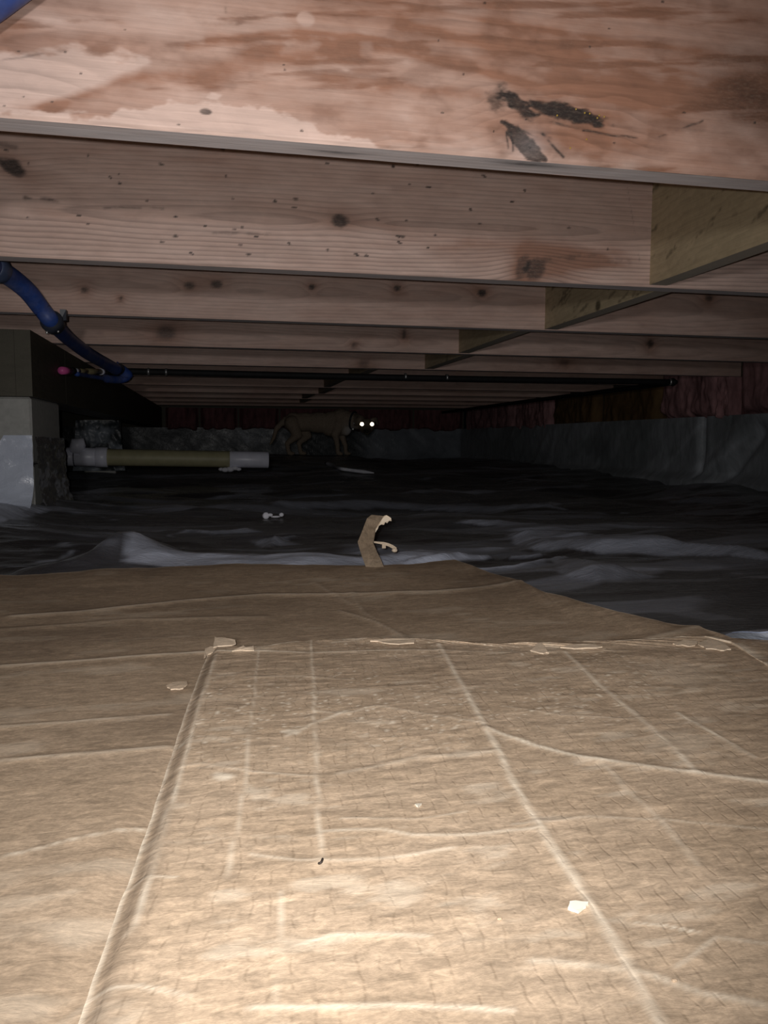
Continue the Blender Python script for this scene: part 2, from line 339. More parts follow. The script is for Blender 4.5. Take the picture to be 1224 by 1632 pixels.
def paint1(U, Z, Y, rng):
    c = at(590, 105, Y=Y); n1 = fbm(U*5, Z*14, 21); n2 = fbm(U*18, Z*60, 22)
    dz = Z-c[2]-0.05*(U-c[0])-0.028*(n1-0.5)
    r = np.sqrt((dz*1.0)**2+(0.05*(U-c[0]))**2+0.00008)
    ring = r/0.013+1.6*(n1-0.5)+0.5*(n2-0.5)
    kn = blob(U, Z, Y, 840, 215, 80, 50); ring = ring+1.5*np.exp(-kn**2)
    n3 = fbm(U*26+3, Z*48, 23, 5)
    heart = 0.68+0.55*(n1-0.5)+0.30*(n2-0.5)+0.45*(n3-0.5)+0.10*sstep(c[0], c[0]+0.5, U)
    w = 0.0045*(fbm(U*45, Z*110, 5)-0.5)
    for poly, amt, sf in (([(-60, 95), (60, 84), (150, 82), (235, 100), (215, 112), (130, 145), (40, 176), (-60, 190)], 0.95, 0.006),
                          ([(-60, 170), (30, 178), (160, 185), (240, 168), (300, 160), (370, 164), (440, 178), (490, 192), (520, 214), (620, 236), (200, 215), (-60, 200)], 1.1, 0.004),
                          ([(450, 60), (505, 58), (512, 85), (450, 88)], 0.40, 0.006), ([(470, 105), (520, 100), (610, 128), (600, 140), (540, 128)], 0.30, 0.010),
                          ([(620, 225), (780, 225), (800, 240), (1010, 262), (1010, 290), (620, 250)], 0.45, 0.016),
                          ([(60, 40), (220, 20), (480, 36), (440, 52), (200, 55)], 0.30, 0.012)):
        s = polysd(U, Z+w*2, uv(Y, *poly)); heart = heart-amt*(1-sstep(-sf, sf, s+w*3))
    heart = heart-0.35*(1-sstep(0.7, 1.1, blob(U, Z, Y, 487, 30, 16, 13)))
    for _ in range(34):                                     # pale finger smears
        bx, by = rng.uniform(520, 1150), rng.uniform(30, 250)
        heart = heart-rng.uniform(0.08, 0.2)*np.exp(-blob(U, Z, Y, bx, by, rng.uniform(7, 16), rng.uniform(4, 9), 0.2)**2)
    # dark swirl streaks
    for line, wd, am in (([(20, 182), (130, 150), (230, 122), (330, 120), (420, 92), (560, 78)], 0.010, 0.30), ([(330, 62), (470, 50), (590, 60), (680, 80)], 0.004, 0.30),
                         ([(300, 75), (420, 60), (520, 66)], 0.004, 0.25), ([(520, 120), (620, 138), (760, 150)], 0.006, 0.22), ([(600, 75), (760, 112), (900, 150)], 0.006, 0.25),
                         ([(640, 40), (820, 75), (1010, 100), (1220, 140)], 0.005, 0.22), ([(560, -10), (760, 30), (960, 62), (1220, 96)], 0.004, 0.16), ([(900, 130), (1050, 150), (1230, 150)], 0.02, 0.32)):
        heart = heart+1.35*am*np.exp(-(lined(U, Z, uv(Y, *line))/(wd*(0.4+1.1*n2)))**2)*(0.35+1.2*n3)
    st = sstep(0.60, 0.74, fbm(U*7+2, Z*95-U*12, 27, 4)); heart = heart+0.26*st*sstep(0.3, 0.5, heart)
    dark = 0.10*st*sstep(0.4, 0.6, heart)+0.10*sstep(0.55, 0.75, n3)*sstep(0.45, 0.7, heart)
    dark += 0.42*np.exp(-blob(U, Z, Y, 1195, 150, 70, 60)**2)*(0.4+n2)
    rag = 0.75*(fbm(U*80, Z*170, 61)-0.5)
    dark += 1.0*(1-sstep(0.75, 1.15, blob(U, Z, Y, 905, 180, 64, 12, 0.13)+rag))
    dark += 0.8*(1-sstep(0.5, 1.2, blob(U, Z, Y, 822, 165, 34, 12, 0.5)+2*rag))
    dark += 0.55*(1-sstep(0.3, 1.3, blob(U, Z, Y, 795, 155, 20, 20)+2*rag))
    dark += 0.75*(1-sstep(0.6, 1.1, polysd(U, Z, uv(Y, (800, 194), (826, 200), (850, 222), (872, 256), (836, 252), (818, 225)))/0.006+0.85+2*rag))
    for line, wd, am in (([(846, 182), (885, 196), (930, 208)], 0.0012, 0.9), ([(930, 208), (985, 218), (1040, 220)], 0.0011, 0.6), ([(1040, 220), (1075, 208), (1120, 192)], 0.0011, 0.4),
                         ([(800, 194), (830, 205), (858, 222)], 0.0012, 0.9), ([(865, 215), (880, 232), (898, 250)], 0.0015, 0.7), ([(862, 212), (878, 220)], 0.0016, 0.5),
                         ([(360, 0), (360, 18)], 0.0012, 0.3), ([(808, 210), (809, 236)], 0.0011, 0.5), ([(816, 212), (817, 240)], 0.0011, 0.5), ([(-10, 96), (110, 80)], 0.0010, 0.22)):
        dark += am*np.exp(-(lined(U+0.003*(fbm(U*50, Z*50, 66)-0.5), Z+0.006*(fbm(U*35, Z*50, 67)-0.5), uv(Y, *line))/wd)**2)*sstep(0.28, 0.6, fbm(U*45, Z*90, 68))*1.2
    dark += 0.6*(1-sstep(0.7, 1.2, blob(U, Z, Y, 328, 178, 10, 5)))
    for _ in range(26):
        dark += 0.6*(1-sstep(0.6, 1.1, blob(U, Z, Y, rng.uniform(0, 1224), rng.uniform(0, 260), rng.uniform(1.5, 3.5), rng.uniform(1, 2))))
    grey = 0.25*np.exp(-blob(U, Z, Y, 845, 230, 26, 20)**2)
    return ring, np.clip(heart, 0, 1), np.clip(dark, 0, 1), 0.12+0.35*sstep(0.35, 0.7, n1), grey

def paint2(U, Z, Y, rng):
    c = at(330, 345, Y=Y); e = at(700, 360, Y=Y); n1 = fbm(U*4, Z*12, 31); n2 = fbm(U*14, Z*70, 32)
    zc = c[2]+(U-c[0])*(e[2]-c[2])/(e[0]-c[0])
    dp = 0.006+0.07*np.abs(U-c[0]-0.35)**1.15
    dz = Z-zc-0.008*(n1-0.5)
    ring = np.sqrt(dz**2+dp**2*0.25)/0.0078+0.35*(n1-0.5)
    for x, y, a, rx, ry in ((542, 352, 1.3, 70, 28), (20, 266, 1.5, 80, 34), (852, 430, 2.2, 60, 45), (840, 372, -1.0, 90, 26)):
        ring = ring+a*np.exp(-blob(U, Z, Y, x, y, rx, ry)**2)
    heart = 0.22+0.35*(n1-0.5)+0.3*(n2-0.5)
    for x, y, rx, ry, a in ((930, 412, 75, 18, 0.85), (880, 425, 50, 22, 0.5), (770, 395, 200, 16, 0.25), (560, 355, 90, 12, 0.3), (120, 340, 120, 10, 0.2), (300, 250, 500, 26, 0.12)):
        heart = heart+a*np.exp(-blob(U, Z, Y, x, y, rx, ry, 0.02)**2)*(0.4+1.2*n2)
    rag = 0.5*(fbm(U*70, Z*110, 63)-0.5); dark = 0*U
    for x, y, rx, ry, a, g in ((541, 352, 15, 11, 0.75, 0.2), (20, 266, 26, 13, 0.85, 0.5), (852, 428, 20, 15, 0.55, -0.7), (833, 425, 10, 22, 0.4, 0.3)):
        b = blob(U, Z, Y, x, y, rx, ry, g); dark += a*(1-sstep(0.6, 1.15, b+rag)); heart = heart+0.45*np.exp(-(b/1.9)**2)
    for line, wd, am in (([(40, 315), (70, 317), (92, 320)], 0.003, 0.45), ([(165, 332), (190, 330), (260, 333)], 0.002, 0.25), ([(340, 372), (380, 371), (430, 374)], 0.003, 0.25),
                         ([(870, 415), (930, 408), (1000, 418)], 0.006, 0.25), ([(0, 230), (25, 235)], 0.004, 0.3), ([(1000, 300), (1020, 420)], 0.001, 0.15)):
        dark += am*np.exp(-(lined(U, Z, uv(Y, *line))/wd)**2)*sstep(0.3, 0.62, fbm(U*60, Z*130, 64))*1.3
    for _ in range(70):
        x, y = rng.uniform(10, 1000), rng.uniform(225, 410)
        if x < 650 or rng.rand() < 0.5:
            dark += rng.uniform(0.5, 0.95)*(1-sstep(0.6, 1.1, blob(U, Z, Y, x, y, rng.uniform(2, 5.5), rng.uniform(1.2, 2.4), rng.uniform(-0.1, 0.5))))
    return ring, np.clip(heart, 0, 1), np.clip(dark, 0, 1), 0.80-0.35*sstep(JZ+0.05, JZ+0.13, Z), 0.04+0*U

def paint_far(knots, hb=0.35, rk=0.4):
    def p(U, Z, Y, rng):
        n1 = fbm(U*3, Z*14, int(Y*100)); n2 = fbm(U*12, Z*70, int(Y*77))
        off = rng.uniform(-0.06, 0.1); cx = rng.uniform(-1, 1)
        ring = np.sqrt((Z-JZ-0.06-off-0.02*n1)**2+(0.03*(U-cx))**2)/0.008
        heart = hb+0.5*(n1-0.5)+0.3*(n2-0.5); dark = 0*U
        for x, y, rx, ry, a in knots:
            b = blob(U, Z, Y, x, y, rx, ry); ring = ring+1.2*np.exp(-(b/3)**2)
            dark += a*(1-sstep(0.5, 1.3, b)); heart = heart+0.5*np.exp(-(b/2.6)**2)
        return ring, np.clip(heart, 0, 1), np.clip(dark, 0, 1), rk+0*U, 0.05+0*U
    return p
FIRST = joist(1, 0.00125, (-0.42, 0.80), 'nearest floor joist overhead, reddish with pale sapwood patches and a dark resin pocket', paint1)
joist(2, 0.0026, (-0.62, 1.35), 'second floor joist from the front, pale fine-grained pine with three knots', paint2)
joist(3, 0.006, (-0.9, 1.9), 'third floor joist from the front, brown with a row of small round knots', paint_far([(302, 455, 9, 6, 0.6), (345, 453, 10, 6, 0.7), (135, 462, 6, 5, 0.6), (497, 457, 5, 4, 0.9), (633, 459, 5, 4, 0.9), (768, 467, 7, 5, 0.95), (192, 476, 3, 3, 0.7), (1130, 475, 6, 5, 0.6)], 0.42))
joist(4, 0.010, (-1.1, 2.3), 'fourth floor joist from the front, with a knot at left over the blue hose side', paint_far([(265, 530, 16, 12, 0.5), (1036, 548, 5, 6, 0.8), (565, 551, 4, 3, 0.7), (644, 532, 4, 6, 0.7)], 0.36))
joist(5, 0.02, (-1.3, 2.4), 'fifth floor joist from the front, just before the black pipe', paint_far([(580, 582, 8, 5, 0.5), (900, 580, 8, 5, 0.4)], 0.36, 0.3))
for k, lab in ((6, 'sixth floor joist from the front, just behind the black pipe'), (7, 'seventh floor joist from the front, dim, second behind the black pipe'),
               (8, 'eighth floor joist from the front, nearly dark, third behind the black pipe'), (9, 'ninth floor joist from the front, in the dark above the tan dog'),
               (10, 'tenth floor joist from the front, next to last before the back wall'), (11, 'last floor joist in the dark against the back wall')):
    joist(k, 0.04, (-2, 2.4), lab, paint_far([], 0.45, 0.3))

# ------------------------------------------------------------------ blocking between the joists, and the left girder
def lumber(mb, a, b, axis, seed, heart=0.5, rk=0.5, res=0.006, knots=()):
    """a plank whose faces carry grain along the given axis (1 = Y)"""
    (x0, y0, z0), (x1, y1, z1) = a, b; nl = max(3, int((y1-y0)/res)+1); nz = max(4, int((z1-z0)/res)+1)
    y = np.linspace(y0, y1, min(nl, 160)); z = np.linspace(z0, z1, nz); Yg, Zg = np.meshgrid(y, z, indexing='ij')
    n = fbm(Yg*4, Zg*16, seed)
    ring = (Zg-z0+0.16*(Yg-y0)+0.10*n)/0.021; dk = 0.45*sstep(0.70, 0.80, fbm(Yg*16, Zg*95+Yg*26, seed+9))
    for ky, kz, kr in knots:
        d = np.hypot((Yg-ky)/kr, (Zg-kz)/kr); dk = dk+0.8*(1-sstep(0.5, 1.2, d))
    for xx, fl in ((x0, True), (x1, False)):
        mb.grid(np.stack([0*Yg+xx, Yg, Zg], -1), flip=fl, ring=ring, heart=np.clip(heart+0.9*(n-0.5), 0, 1), ringk=rk, dark=dk)
    mb.add([(x0,y0,z0),(x1,y0,z0),(x1,y1,z0),(x0,y1,z0)], [(0,3,2,1)], heart=0.3, grey=0.35)
    mb.add([(x0,y0,z1),(x1,y0,z1),(x1,y1,z1),(x0,y1,z1)], [(0,1,2,3)], heart=0.3)
    for yy in (y0, y1): mb.add([(x0,yy,z0),(x1,yy,z0),(x1,yy,z1),(x0,yy,z1)], [(0,1,2,3)], heart=0.3)
    return mb
BX = {1: (1035, 450, 2), 2: (868, 522, 3), 3: (731, 566, 4), 4: (677, 586, 5)}
bl = ['greenish treated blocking between the first and second joists, nearest at upper right', 'greenish blocking piece between the second and third joists', 'blocking piece between the third and fourth joists, above mid picture',
      'small dim blocking piece between the fourth and fifth joists', 'dark blocking piece just past the black pipe', 'dark blocking piece second past the black pipe', 'unlit blocking piece above the tan dog', 'unlit blocking piece behind the one above the dog', 'farthest blocking piece before the back wall']
for k in range(1, 10):
    if k in BX:
        px, py, j = BX[k]; X = at(px, py, Y=jy(j))[0]
    else: X = 0.60-0.045*(k % 2)*(-1)
    zb = JZ+(0.002 if k > 1 else 0.004)
    y0, y1 = jy(k)+JT, jy(k+1)
    o = lumber(MB(), (X, y0, zb), (X+JT, y1, JZ+JH), 1, 200+k, 0.45, 0.22, 0.005 if k < 3 else 0.03, [(y0+0.26, zb+0.012, 0.014)] if k == 2 else ()).build('blocking', M['treated'], smooth=False, loc=(X, y0, zb))
    tag(o, bl[k-1], 'blocking', 'treated blocking between the joists')

PW = 0.42; PD = 0.39
pf = at(50, 800, Z=0.03)                       # pier: front right corner
PFX, PFY = at(50, 655, Y=2.36)[0], 2.36
gz0 = WT+0.0; g = empty('girder', (PFX, PFY, gz0)); tag(g, 'dark built-up wooden girder on the wrapped block pier at left', 'beam')
for i, (x0, x1) in enumerate(((PFX-0.124, PFX-0.0822), (PFX-0.082, PFX-0.0392), (PFX-0.039, PFX+0.004))):
    for j, (y0, y1) in enumerate(((PFY+0.002*i, PFY+0.50), (PFY+0.502, YB+0.02))):
        lumber(MB(), (x0, y0, gz0+0.002), (x1, y1, JZ-0.001), 1, 300+i*3+j, 0.5, 0.3, 0.02).build('plank', M['girder'], g, smooth=False, loc=(PFX, PFY, gz0))

# ------------------------------------------------------------------ ground sheet
def ground(X, Y):
    """height of the polyethylene on the ground"""
    far = sstep(3.5, 6.2, Y)
    z = -0.012+0.105*far*np.exp(-((X-0.5)/2.2)**2)-0.035*sstep(6.5, 7.4, Y)+0.055*sstep(1.2, 2.25, Y)*np.exp(-((X+0.85)/0.5)**2)*(1-sstep(2.8, 3.8, Y))
    z = z+0.02*sstep(1.6, 2.4, X)
    a = sstep(0.75, 1.5, Y)
    wx = X+0.10*fbm(X*2, Y*2, 72); wy = Y+0.06*fbm(X*1.5, Y*2.5, 73)
    z = z+a*(0.030*(fbm(X*1.3+3, Y*1.9, 70)-0.5)+0.042*(tnoise(wx*2.0-0.4*wy, wy*4.6-0.5*wx, 71)-0.5)+0.020*(tnoise(wx*4.0+wy, wy*11.0+1.2*wx, 75)-0.5)
             +0.007*(tnoise(wx*9-2*wy, wy*24+wx, 76)-0.5)+0.006*(ridge(X*5+2*Y, Y*16-X, 78)**2-0.4))
    dgx, dgy = at(505, 725, D=6.3)[:2]; m = np.exp(-(((X-dgx)**2+(Y-dgy)**2)/0.42**2)**3)
    return z*(1-m)+0.104*m
def on_ground(x, y):
    d = ray(x, y); t = np.linspace(0.5, 11, 2500); X = d[0]*t; Y = d[1]*t; h = CZ+d[2]*t-ground(X, Y)
    i = np.nonzero(h < 0)[0]; k = i[0] if len(i) else len(t)-1
    return np.array((X[k], Y[k], CZ+d[2]*t[k]))
def feature(px, zplane=None): return [(p[0], p[1]) for p in (on_ground(x, y) for x, y in px)]
xs = np.concatenate([np.linspace(XL+0.05, -1.3, 40), np.linspace(-1.28, 1.9, 330), np.linspace(1.92, XR-0.05, 24)])
ys = np.concatenate([np.linspace(-0.6, 0.8, 20), np.linspace(0.82, 2.6, 330), np.linspace(2.61, YB-0.06, 250)])
Xg, Yg = np.meshgrid(xs, ys, indexing='ij'); Zg = ground(Xg, Yg); n = fbm(Xg*6, Yg*14, 81)
nn2 = ridge(Xg*2.2+0.6*Yg, Yg*9-0.8*Xg, 83, 4)
wx_ = Xg+0.12*fbm(Xg*2, Yg*2, 86); wy_ = Yg+0.05*fbm(Xg*2, Yg*3, 87)
fc = tnoise(wx_*1.5-0.3*wy_, wy_*7.5-0.6*wx_, 88); fc2 = tnoise(wx_*2.6+0.5*wy_, wy_*15+0.8*wx_, 89)
milk = 0.01+0.34*sstep(0.68, 0.74, fc)*(0.3+fbm(Xg*4, Yg*14, 90))+0.24*sstep(0.72, 0.77, fc2)+0.5*sstep(0.89, 0.95, nn2)+0.07*sstep(0.5, 0.75, fbm(Xg*1.7, Yg*6, 82))  # sheen streaks on facets and folds painted in as pale colour
for pts, amt, sf, lift in (([(195, 893), (300, 888), (430, 886), (560, 890), (700, 880), (800, 890), (700, 908), (560, 915), (430, 914), (205, 914)], 0.85, 0.02, 0.004),
                     ([(800, 852), (900, 850), (1060, 862), (1224, 880), (1260, 892), (1224, 895), (1080, 885), (960, 884), (840, 876)], 0.55, 0.03, 0.012),
                     ([(875, 893), (960, 902), (1050, 920), (960, 930), (900, 920)], 0.42, 0.03, 0.006),
                     ([(1145, 1012), (1224, 1003), (1330, 1000), (1330, 1060), (1224, 1040)], 0.95, 0.012, 0.006),
                     ([(430, 800), (640, 801), (860, 806), (900, 812), (640, 812), (430, 806)], 0.42, 0.03, 0.01),
                     ([(740, 828), (800, 831), (860, 834), (800, 840), (720, 834)], 0.5, 0.03, 0.006),
                     ([(250, 846), (340, 848), (400, 842), (420, 848), (340, 854)], 0.4, 0.03, 0.006),
                     ([(-40, 806), (30, 800), (62, 806), (80, 812), (30, 826), (-40, 832)], 1.0, 0.02, 0.01),
                     ([(400, 862), (440, 858), (480, 868), (420, 872)], 0.30, 0.02, 0.004), ([(1000, 968), (1090, 970), (1190, 988), (1130, 990)], 0.22, 0.03, 0.0),
                     ([(1060, 800), (1140, 796), (1224, 790), (1224, 797), (1140, 804)], 0.3, 0.05, 0.006), ([(820, 804), (900, 803), (880, 810)], 0.4, 0.03, 0.006)):
    s = polysd(Xg, Yg, feature(pts)); mm = (1-sstep(-0.25*sf, 0.2*sf, s+0.035*(n-0.5)))*(0.7+0.5*fbm(Xg*3, Yg*17, 84)); milk = np.maximum(milk, amt*mm); Zg = Zg+0.35*np.clip(-s, 0, 0.05)*(lift > 0)  # larger highlights painted in as pale patches, along with some white film
# the tented fold behind the left end of the cardboard
ap = at(190, 850, Z=0.05); ft = [at(40, 908, Z=0)[:2], at(110, 880, Z=0.03)[:2], ap[:2]]; fr = [ap[:2], at(262, 884, Z=0.0)[:2]]
dl = lined(Xg, Yg, [tuple(p) for p in ft]); dr = lined(Xg, Yg, [tuple(p) for p in fr]); da = np.hypot(Xg-ap[0], Yg-ap[1])
Zg = Zg+0.040*np.exp(-(da/0.10)**2)+0.016*np.exp(-(dl/0.03)**2)+0.012*np.exp(-(dr/0.03)**2)
milk = np.maximum(milk, 0.13*np.exp(-(da/0.13)**2)*(0.5+ridge(Xg*9+4*Yg, Yg*6-6*Xg, 85)))
for pts, am in (([(140, 898), (165, 880), (185, 866)], 0.8), ([(60, 897), (90, 895), (115, 880)], 0.5), ([(30, 912), (55, 915), (85, 912)], 0.6)):
    milk = np.maximum(milk, am*np.exp(-(lined(Xg, Yg, feature(pts, 0.02))/0.006)**2))  # bright lines on the tent's folds painted in
for pts, am, wd in (([(760, 912), (820, 908), (860, 898), (900, 892)], 0.8, 0.007), ([(655, 906), (690, 899), (730, 893), (780, 893)], 0.6, 0.006), ([(815, 892), (860, 888)], 0.6, 0.006), ([(425, 875), (445, 862), (470, 858)], 0.4, 0.006)):
    d = lined(Xg, Yg, feature(pts)); milk = np.maximum(milk, am*np.exp(-(d/wd)**2)); Zg = Zg+0.008*np.exp(-(d/(wd*1.5))**2)  # small raised folds, their highlights painted in pale
cardlim = [(p[0], p[1]) for p in (at(x, y, Z=0.0) for x, y in [(-400, 925), (0, 918), (300, 905), (560, 907), (725, 897), (905, 960), (1110, 1003), (1224, 1050), (1500, 1200), (1500, 1632), (-400, 1632)])]
sc = polysd(Xg, Yg, cardlim); Zg = np.where(sc < 0.03, np.minimum(Zg, -0.004-0.01*sstep(0, 0.1, -sc)+np.where(Xg < 0.25, 0.44, 0.30)*np.clip(sc, 0, 1)), Zg)
vb = MB().grid(np.stack([Xg, Yg, Zg], -1), hole=(Xg > PFX-PW-0.02) & (Xg < PFX) & (Yg > PFY) & (Yg < PFY+PD), milk=np.clip(milk, 0, 1)).build('vapor_barrier', M['poly'])  # milk holds the painted sheen as well as white film
a_ = np.linspace(0, 1, 40); b_ = np.linspace(0, 1, 26); A_, B_ = np.meshgrid(a_, b_, indexing='ij')
fq = lambda x, y, z: np.array(at(x, y, Z=z))
c00, c10, c01, c11 = fq(1140, 1018, -0.006), fq(1420, 1090, -0.006), fq(1168, 1007, 0.020), fq(1420, 998, 0.045)
P_ = (c00*((1-A_)*(1-B_))[..., None]+c10*(A_*(1-B_))[..., None]+c01*((1-A_)*B_)[..., None]+c11*(A_*B_)[..., None])
P_[..., 2] += 0.008*(fbm(A_*4, B_*3, 520)-0.5)*np.minimum(1, 4*A_); Q_ = P_.copy(); Q_[..., 2] -= 0.0015
wf = MB().grid(P_, milk=0.95).grid(Q_, flip=True, milk=0.95).build('plastic_film', M['wrap'])
tag(wf, 'white plastic film showing past the right edge of the cardboard', 'plastic sheet')
tag(vb, 'wrinkled dark polyethylene sheet covering the ground beyond the cardboard', 'plastic sheet')

# ------------------------------------------------------------------ wall liners, insulation
def liner_right():
    y = np.linspace(-0.4, YB, 520); z = np.linspace(-0.02, WT+0.004, 40); Y, Z = np.meshgrid(y, z, indexing='ij')
    d = 0.03+0.02*fbm(Y*3, Z*5, 90)+0.03*ridge(Y*2.4+Z*2.6, Z*1.2, 91)**2
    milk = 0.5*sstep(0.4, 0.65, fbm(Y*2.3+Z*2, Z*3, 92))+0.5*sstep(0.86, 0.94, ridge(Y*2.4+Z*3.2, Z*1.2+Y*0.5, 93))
    # sheet seam and the slanting fold near the right end
    a, b = at(1126, 690, X=XR), at(1124, 765, X=XR); d = d-0.035*np.exp(-((Y-a[1])/0.022)**2)*sstep(0, 0.1, Z)
    f = [(p[1], p[2]) for p in (at(1215, 690, X=XR), at(1180, 740, X=XR), at(1150, 785, X=XR))]
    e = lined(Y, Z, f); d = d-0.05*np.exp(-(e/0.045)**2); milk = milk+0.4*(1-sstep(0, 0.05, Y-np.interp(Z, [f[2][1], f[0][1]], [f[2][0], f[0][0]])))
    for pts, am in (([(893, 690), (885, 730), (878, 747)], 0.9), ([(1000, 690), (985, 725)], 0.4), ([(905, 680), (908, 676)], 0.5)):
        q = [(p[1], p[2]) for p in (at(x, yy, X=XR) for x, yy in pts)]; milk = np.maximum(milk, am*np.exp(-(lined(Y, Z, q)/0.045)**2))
    d = d+0.05*(1-sstep(0.0, 0.07, Z-0.02))**2
    P = np.stack([XR+0.018-d, Y, Z], -1)
    return MB().grid(P, milk=np.clip(milk, 0, 1)).build('wall_liner', M['liner'])
tag(liner_right(), 'bluish plastic film draped over the low foundation wall on the right', 'plastic sheet')
def liner_back():
    x = np.linspace(XL, XR, 360); z = np.linspace(0.0, WT+0.004, 30); X, Z = np.meshgrid(x, z, indexing='ij')
    d = 0.02*fbm(X*2.2, Z*4, 95)+0.02*ridge(X*2.5+Z*3, Z*1.5, 96)
    milk = 0.08*fbm(X*2, Z*4, 97)
    p0, p1 = at(560, 705, Y=YB)[0], at(738, 705, Y=YB)[0]; milk = milk+0.75*sstep(p0, p0+0.25, X)*(1-sstep(p1-0.05, p1, X))
    q = at(405, 690, Y=YB)[0]; milk = milk+0.5*np.exp(-((X-q)/0.22)**2)*sstep(0.1, 0.25, Z)
    for pts in ([(692, 712), (697, 698), (703, 714)], [(385, 690), (395, 702)]):
        s = [(p[0], p[2]) for p in (at(a, b, Y=YB) for a, b in pts)]; milk = np.maximum(milk, np.exp(-(lined(X, Z, s)/0.035)**2))
    P = np.stack([X, YB+0.018-d, Z], -1)
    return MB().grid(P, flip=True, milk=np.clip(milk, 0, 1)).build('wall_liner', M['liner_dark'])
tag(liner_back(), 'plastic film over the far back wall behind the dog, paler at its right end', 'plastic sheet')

def batt(y0, y1, z0, z1, mat, label, seed, grp, back=False, tear=0.03, thick=0.07, cat='insulation'):
    a = np.linspace(y0, y1, 60); b = np.linspace(0, 1, 40); A, B = np.meshgrid(a, b, indexing='ij')
    lo = z0+tear*(fbm(A*9, A*0, seed)-0.5)*2; Z = lo+(z1-lo)*B
    t = (A-y0)/(y1-y0); edge = sstep(0, 0.10, t)*sstep(0, 0.10, 1-t)*sstep(0, 0.12, B)
    d = thick*edge*(0.55+0.55*ridge(A*7, Z*4, seed+1, 4)+0.25*(fbm(A*40, Z*22, seed+2)-0.5))
    P = np.stack([A, YB+0.025-d, Z], -1) if back else np.stack([XR+0.025-d, A, Z], -1)
    o = MB().grid(P, flip=back).build('insulation_batt', mat); return tag(o, label, cat, grp)
G = 'fibreglass batts stuffed over the walls'
batt(jy(4)-0.3, jy(5)-0.025, WT-0.01, JZ+JH-0.01, M['batt'], 'pink fibreglass batt at the right picture edge, before the fifth joist', 400, G)
batt(jy(5)+JT+0.035, jy(6)-0.005, WT-0.015, JZ+JH-0.01, M['batt'], 'brightest pink fibreglass batt hanging past the end of the black pipe', 410, G)
batt(jy(5)-0.02, jy(5)+JT+0.03, WT-0.015, JZ-0.004, M['batt'], 'narrow tuft of pink fibreglass under the fifth joist end', 415, G, thick=0.085)
batt(jy(6)+0.0, jy(7)+0.1, WT-0.02, JZ-0.004, M['kraft'], 'brown paper facing torn loose on the right wall', 420, G, tear=0.02, thick=0.05, cat='paper facing')
batt(jy(7)+0.12, jy(8)+0.2, WT-0.02, JZ-0.004, M['kraft'], 'darker brown paper facing beyond the torn one on the right wall', 430, G, tear=0.03, thick=0.06, cat='paper facing')
batt(jy(8)+0.22, jy(9)+0.3, WT-0.03, JZ-0.004, M['batt'], 'dim pink batt on the right wall beyond the brown paper', 440, G)
batt(jy(9)+0.32, YB-0.05, WT-0.02, JZ-0.004, M['batt'], 'unlit pink batt at the far right corner', 450, G)
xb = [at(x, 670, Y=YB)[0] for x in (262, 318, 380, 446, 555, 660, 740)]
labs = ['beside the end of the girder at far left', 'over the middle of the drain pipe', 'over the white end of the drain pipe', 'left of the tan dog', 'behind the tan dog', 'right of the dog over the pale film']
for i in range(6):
    batt(xb[i]+0.01, xb[i+1]-0.01, WT-0.02, JZ-0.003, M['batt_shaded'], 'dark pink batt on the back wall, '+labs[i], 460+7*i, G, back=True)

# ------------------------------------------------------------------ pier, wrapped foot
pier = empty('block_pier', (PFX-0.25, PFY+0.19, 0)); tag(pier, 'grey concrete block pier at left with white plastic around its foot', 'pier')
L0 = (PFX-0.25, PFY+0.19, 0)
def blockmesh(x0, y0, z0, x1, y1, z1, c=0.006):
    mb = MB(); V = []
    for z, ins in ((z0, c), (z0+c, 0), (z1-c, 0), (z1, c)):
        for x, y in ((x0+c, y0+ins), (x1-c, y0+ins), (x1-ins, y0+c), (x1-ins, y1-c), (x1-c, y1-ins), (x0+c, y1-ins), (x0+ins, y1-c), (x0+ins, y0+c)): V.append((x, y, z))
    f = [(i*8+j, i*8+(j+1) % 8, (i+1)*8+(j+1) % 8, (i+1)*8+j) for i in range(3) for j in range(8)]+[tuple(range(8))[::-1], tuple(range(24, 32))]
    return mb.add(V, f)
blockmesh(PFX-PW, PFY, 0.155, PFX, PFY+PD, WT).build('concrete_block', M['concrete'], pier, False, L0)
blockmesh(PFX-PW, PFY, -0.04, PFX, PFY+PD, 0.152).build('concrete_block', M['concrete'], pier, False, L0)
# plastic wrap: front sheet, side sheet
n_ = 50; s = np.linspace(0, 1, n_); tt = np.linspace(0, 1, 44); S_, T_ = np.meshgrid(s, tt, indexing='ij')
zt = np.where(S_ > 0.83, 0.236, 0.215+0.008*S_); x_ = PFX-PW-0.03+(PW+0.036)*S_
z_ = 0.01+(zt-0.01)*T_; bulge = 0.008+0.010*fbm(S_*5, T_*4, 500)+0.022*ridge(S_*2.2+T_*1.6, T_*2-S_*1.5, 501, 4)+0.10*(1-T_)**5
wpf = MB().grid(np.stack([x_, PFY-bulge, z_], -1), milk=0.9+0.1*fbm(S_*4, T_*4, 502)).build('plastic_wrap', M['wrap'], pier, True, L0)
zt = 0.225-0.10*S_*0+0.012*fbm(S_*9, S_*0, 504); y_ = PFY-0.012+(PD+0.02)*S_
bulge = 0.004+0.010*ridge(S_*4, T_*6, 505)+0.008*fbm(S_*9, T_*9, 506)+0.025*(1-T_)**4
o = MB().grid(np.stack([PFX+bulge, y_, 0.01+(zt-0.01)*T_], -1), milk=0.12+0.9*(fbm(S_*7, T_*8, 507) > 0.6)).build('plastic_wrap', mk_plastic('dark_wrap', (0.05, 0.045, 0.045), (0.4, 0.42, 0.48), 0.22), pier, True, L0)
o['label'] = 'dark crumpled plastic on the side of the pier'
